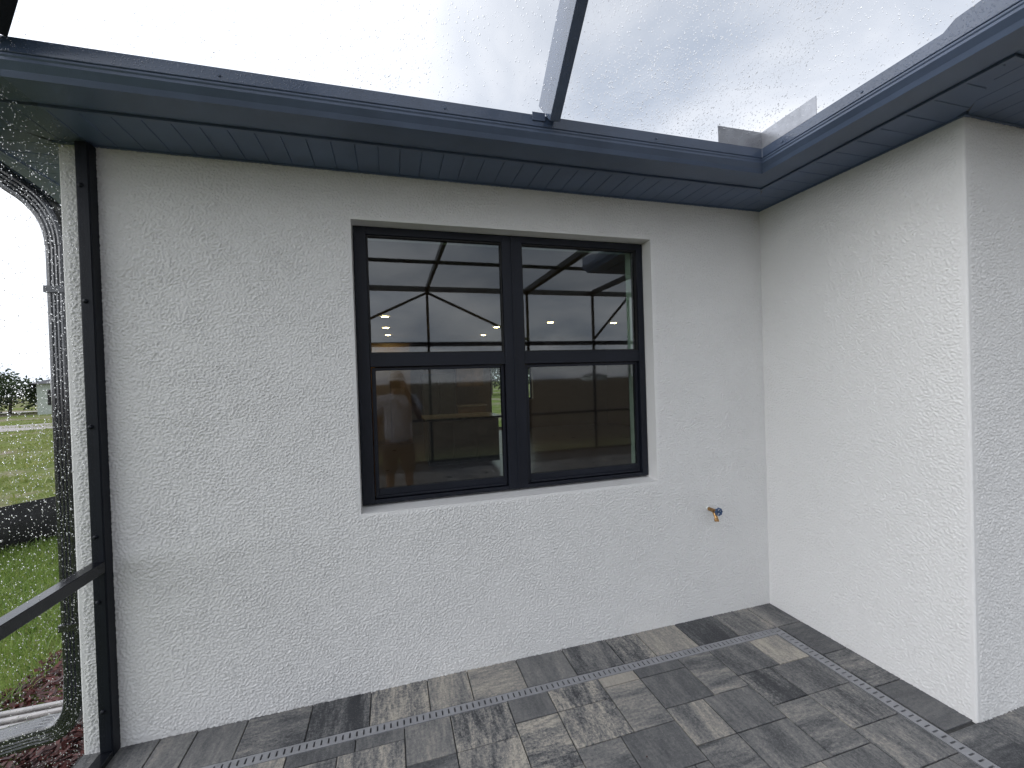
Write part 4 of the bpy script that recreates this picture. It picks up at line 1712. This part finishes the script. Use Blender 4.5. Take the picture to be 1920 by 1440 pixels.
# raised arm, world +x side, holding the phone
s2 = vert((bxp + .180, byp, 1.395), .048, sh)
e2 = vert((bxp + .265, byp + .10, 1.17), .042, s2)
w2 = vert((bxp + .105, byp + .335, 1.50), .028, e2)
p2 = vert((bxp + .085, byp + .375, 1.555), (.030, .020), w2)
for k in range(4):
    zz_ = 1.555 + k * .017 - .012
    a = vert((bxp + .092, byp + .408, zz_ + .012), .0095, p2)
    b_ = vert((bxp + .080, byp + .432, zz_ + .014), .0088, a)
    vert((bxp + .040 - .004 * (k % 2), byp + .430, zz_ + .016), .008, b_)
a = vert((bxp + .070, byp + .372, 1.585), .0105, p2)
vert((bxp + .038, byp + .385, 1.605), .0095, a)
body = skinned('body', V, E, R, M['skin'], pr)
# face details: nose, ears, eyes, mouth
hx_, hy_ = bxp, byp + .035
MB().tube([(hx_, hy_ + .080, 1.645), (hx_, hy_ + .104, 1.607), (hx_, hy_ + .085, 1.598)], [.008, .014, .008], 10).build('nose', M['skin'], pr, smooth=True)
for s in (-1, 1):
    MB().tube([(hx_ + s * .068, hy_ - .005, 1.645), (hx_ + s * .080, hy_ - .012, 1.625), (hx_ + s * .070, hy_ - .005, 1.59)], [.008, .014, .007], 8).build('ear', M['skin'], pr, smooth=True)
    MB().tube([(hx_ + s * .044, hy_ + .077, 1.640), (hx_ + s * .020, hy_ + .087, 1.640)], .0085, 10).build('eye', M['hair'], pr, smooth=True)
MB().tube([(hx_ - .022, hy_ + .079, 1.572), (hx_, hy_ + .085, 1.570), (hx_ + .022, hy_ + .079, 1.572)], .0045, 8).build('mouth', M['hair'], pr, smooth=True)
# hair ring and cap
m = MB()
for k in range(14):
    a = math.pi + math.pi * k / 13
    m.tube([(hx_ + .066 * math.cos(a), hy_ - .010 + .078 * math.sin(a), 1.668), (hx_ + .068 * math.cos(a), hy_ - .012 + .084 * math.sin(a), 1.585)], .014, 8)
m.build('hair', M['hair'], pr, smooth=True)
m = MB()
NA, NB = 28, 9
for i in range(NB):
    t0, t1 = math.pi / 2 * i / NB, math.pi / 2 * (i + 1) / NB
    for k in range(NA):
        a0, a1 = 2 * math.pi * k / NA, 2 * math.pi * (k + 1) / NA
        P = lambda a, t: (hx_ + .090 * math.cos(a) * math.cos(t), hy_ - .004 + .106 * math.sin(a) * math.cos(t), 1.668 + .095 * math.sin(t))
        m.quad(P(a0, t0), P(a1, t0), P(a1, t1), P(a0, t1))
for i in range(5):                            # brim
    for k in range(12):
        a0, a1 = math.pi * (.12 + .76 * k / 12), math.pi * (.12 + .76 * (k + 1) / 12)
        P = lambda a, j: (hx_ + (.088 + .006 * j) * math.cos(a), hy_ + (.100 + .013 * j) * math.sin(a), 1.670 - .005 * j)
        m.quad(P(a0, i), P(a1, i), P(a1, i + 1), P(a0, i + 1))
cp = m.build('cap', M['cap'], pr, smooth=True)
so = cp.modifiers.new('solid', 'SOLIDIFY')
so.thickness = .005
# shirt
V, E, R = [], [], []
hm = vert((bxp, byp, .84), (.19, .145))
a = vert((bxp, byp, 1.05), (.18, .135), hm)
b_ = vert((bxp, byp - .01, 1.28), (.178, .135), a)
c = vert((bxp, byp - .01, 1.405), (.155, .118), b_)
vert((bxp, byp, 1.482), (.088, .082), c)
s1 = vert((bxp - .185, byp, 1.405), .078, c)
vert((bxp - .235, byp - .012, 1.20), .068, s1)
s2 = vert((bxp + .185, byp, 1.405), .078, c)
vert((bxp + .252, byp + .075, 1.235), .072, s2)
skinned('shirt', V, E, R, M['shirt'], pr, 2)
V, E, R = [], [], []
w0 = vert((bxp, byp, .97), (.165, .125))
w1_ = vert((bxp, byp, .87), (.165, .125), w0)
for s in (-1, 1):
    a = vert((bxp + s * .10, byp, .78), .105, w1_)
    vert((bxp + s * .112, byp + .01, .50), .092, a)
skinned('shorts', V, E, R, M['shorts'], pr, 2)
for s in (-1, 1):
    V, E, R = [], [], []
    a = vert((bxp + s * .12, byp - .05, .045), (.045, .045))
    b_ = vert((bxp + s * .125, byp + .05, .045), (.050, .042), a)
    vert((bxp + s * .132, byp + .16, .034), (.044, .032), b_)
    skinned('shoe', V, E, R, M['shoe'], pr, 2)
ph = MB().box(-2.482, -2.333, CAM.y - .016, CAM.y - .008, 1.545, 1.617).build('phone', M['phone'], None, bevel=.003)
tag(ph, 'black phone held up sideways by the person', 'phone')
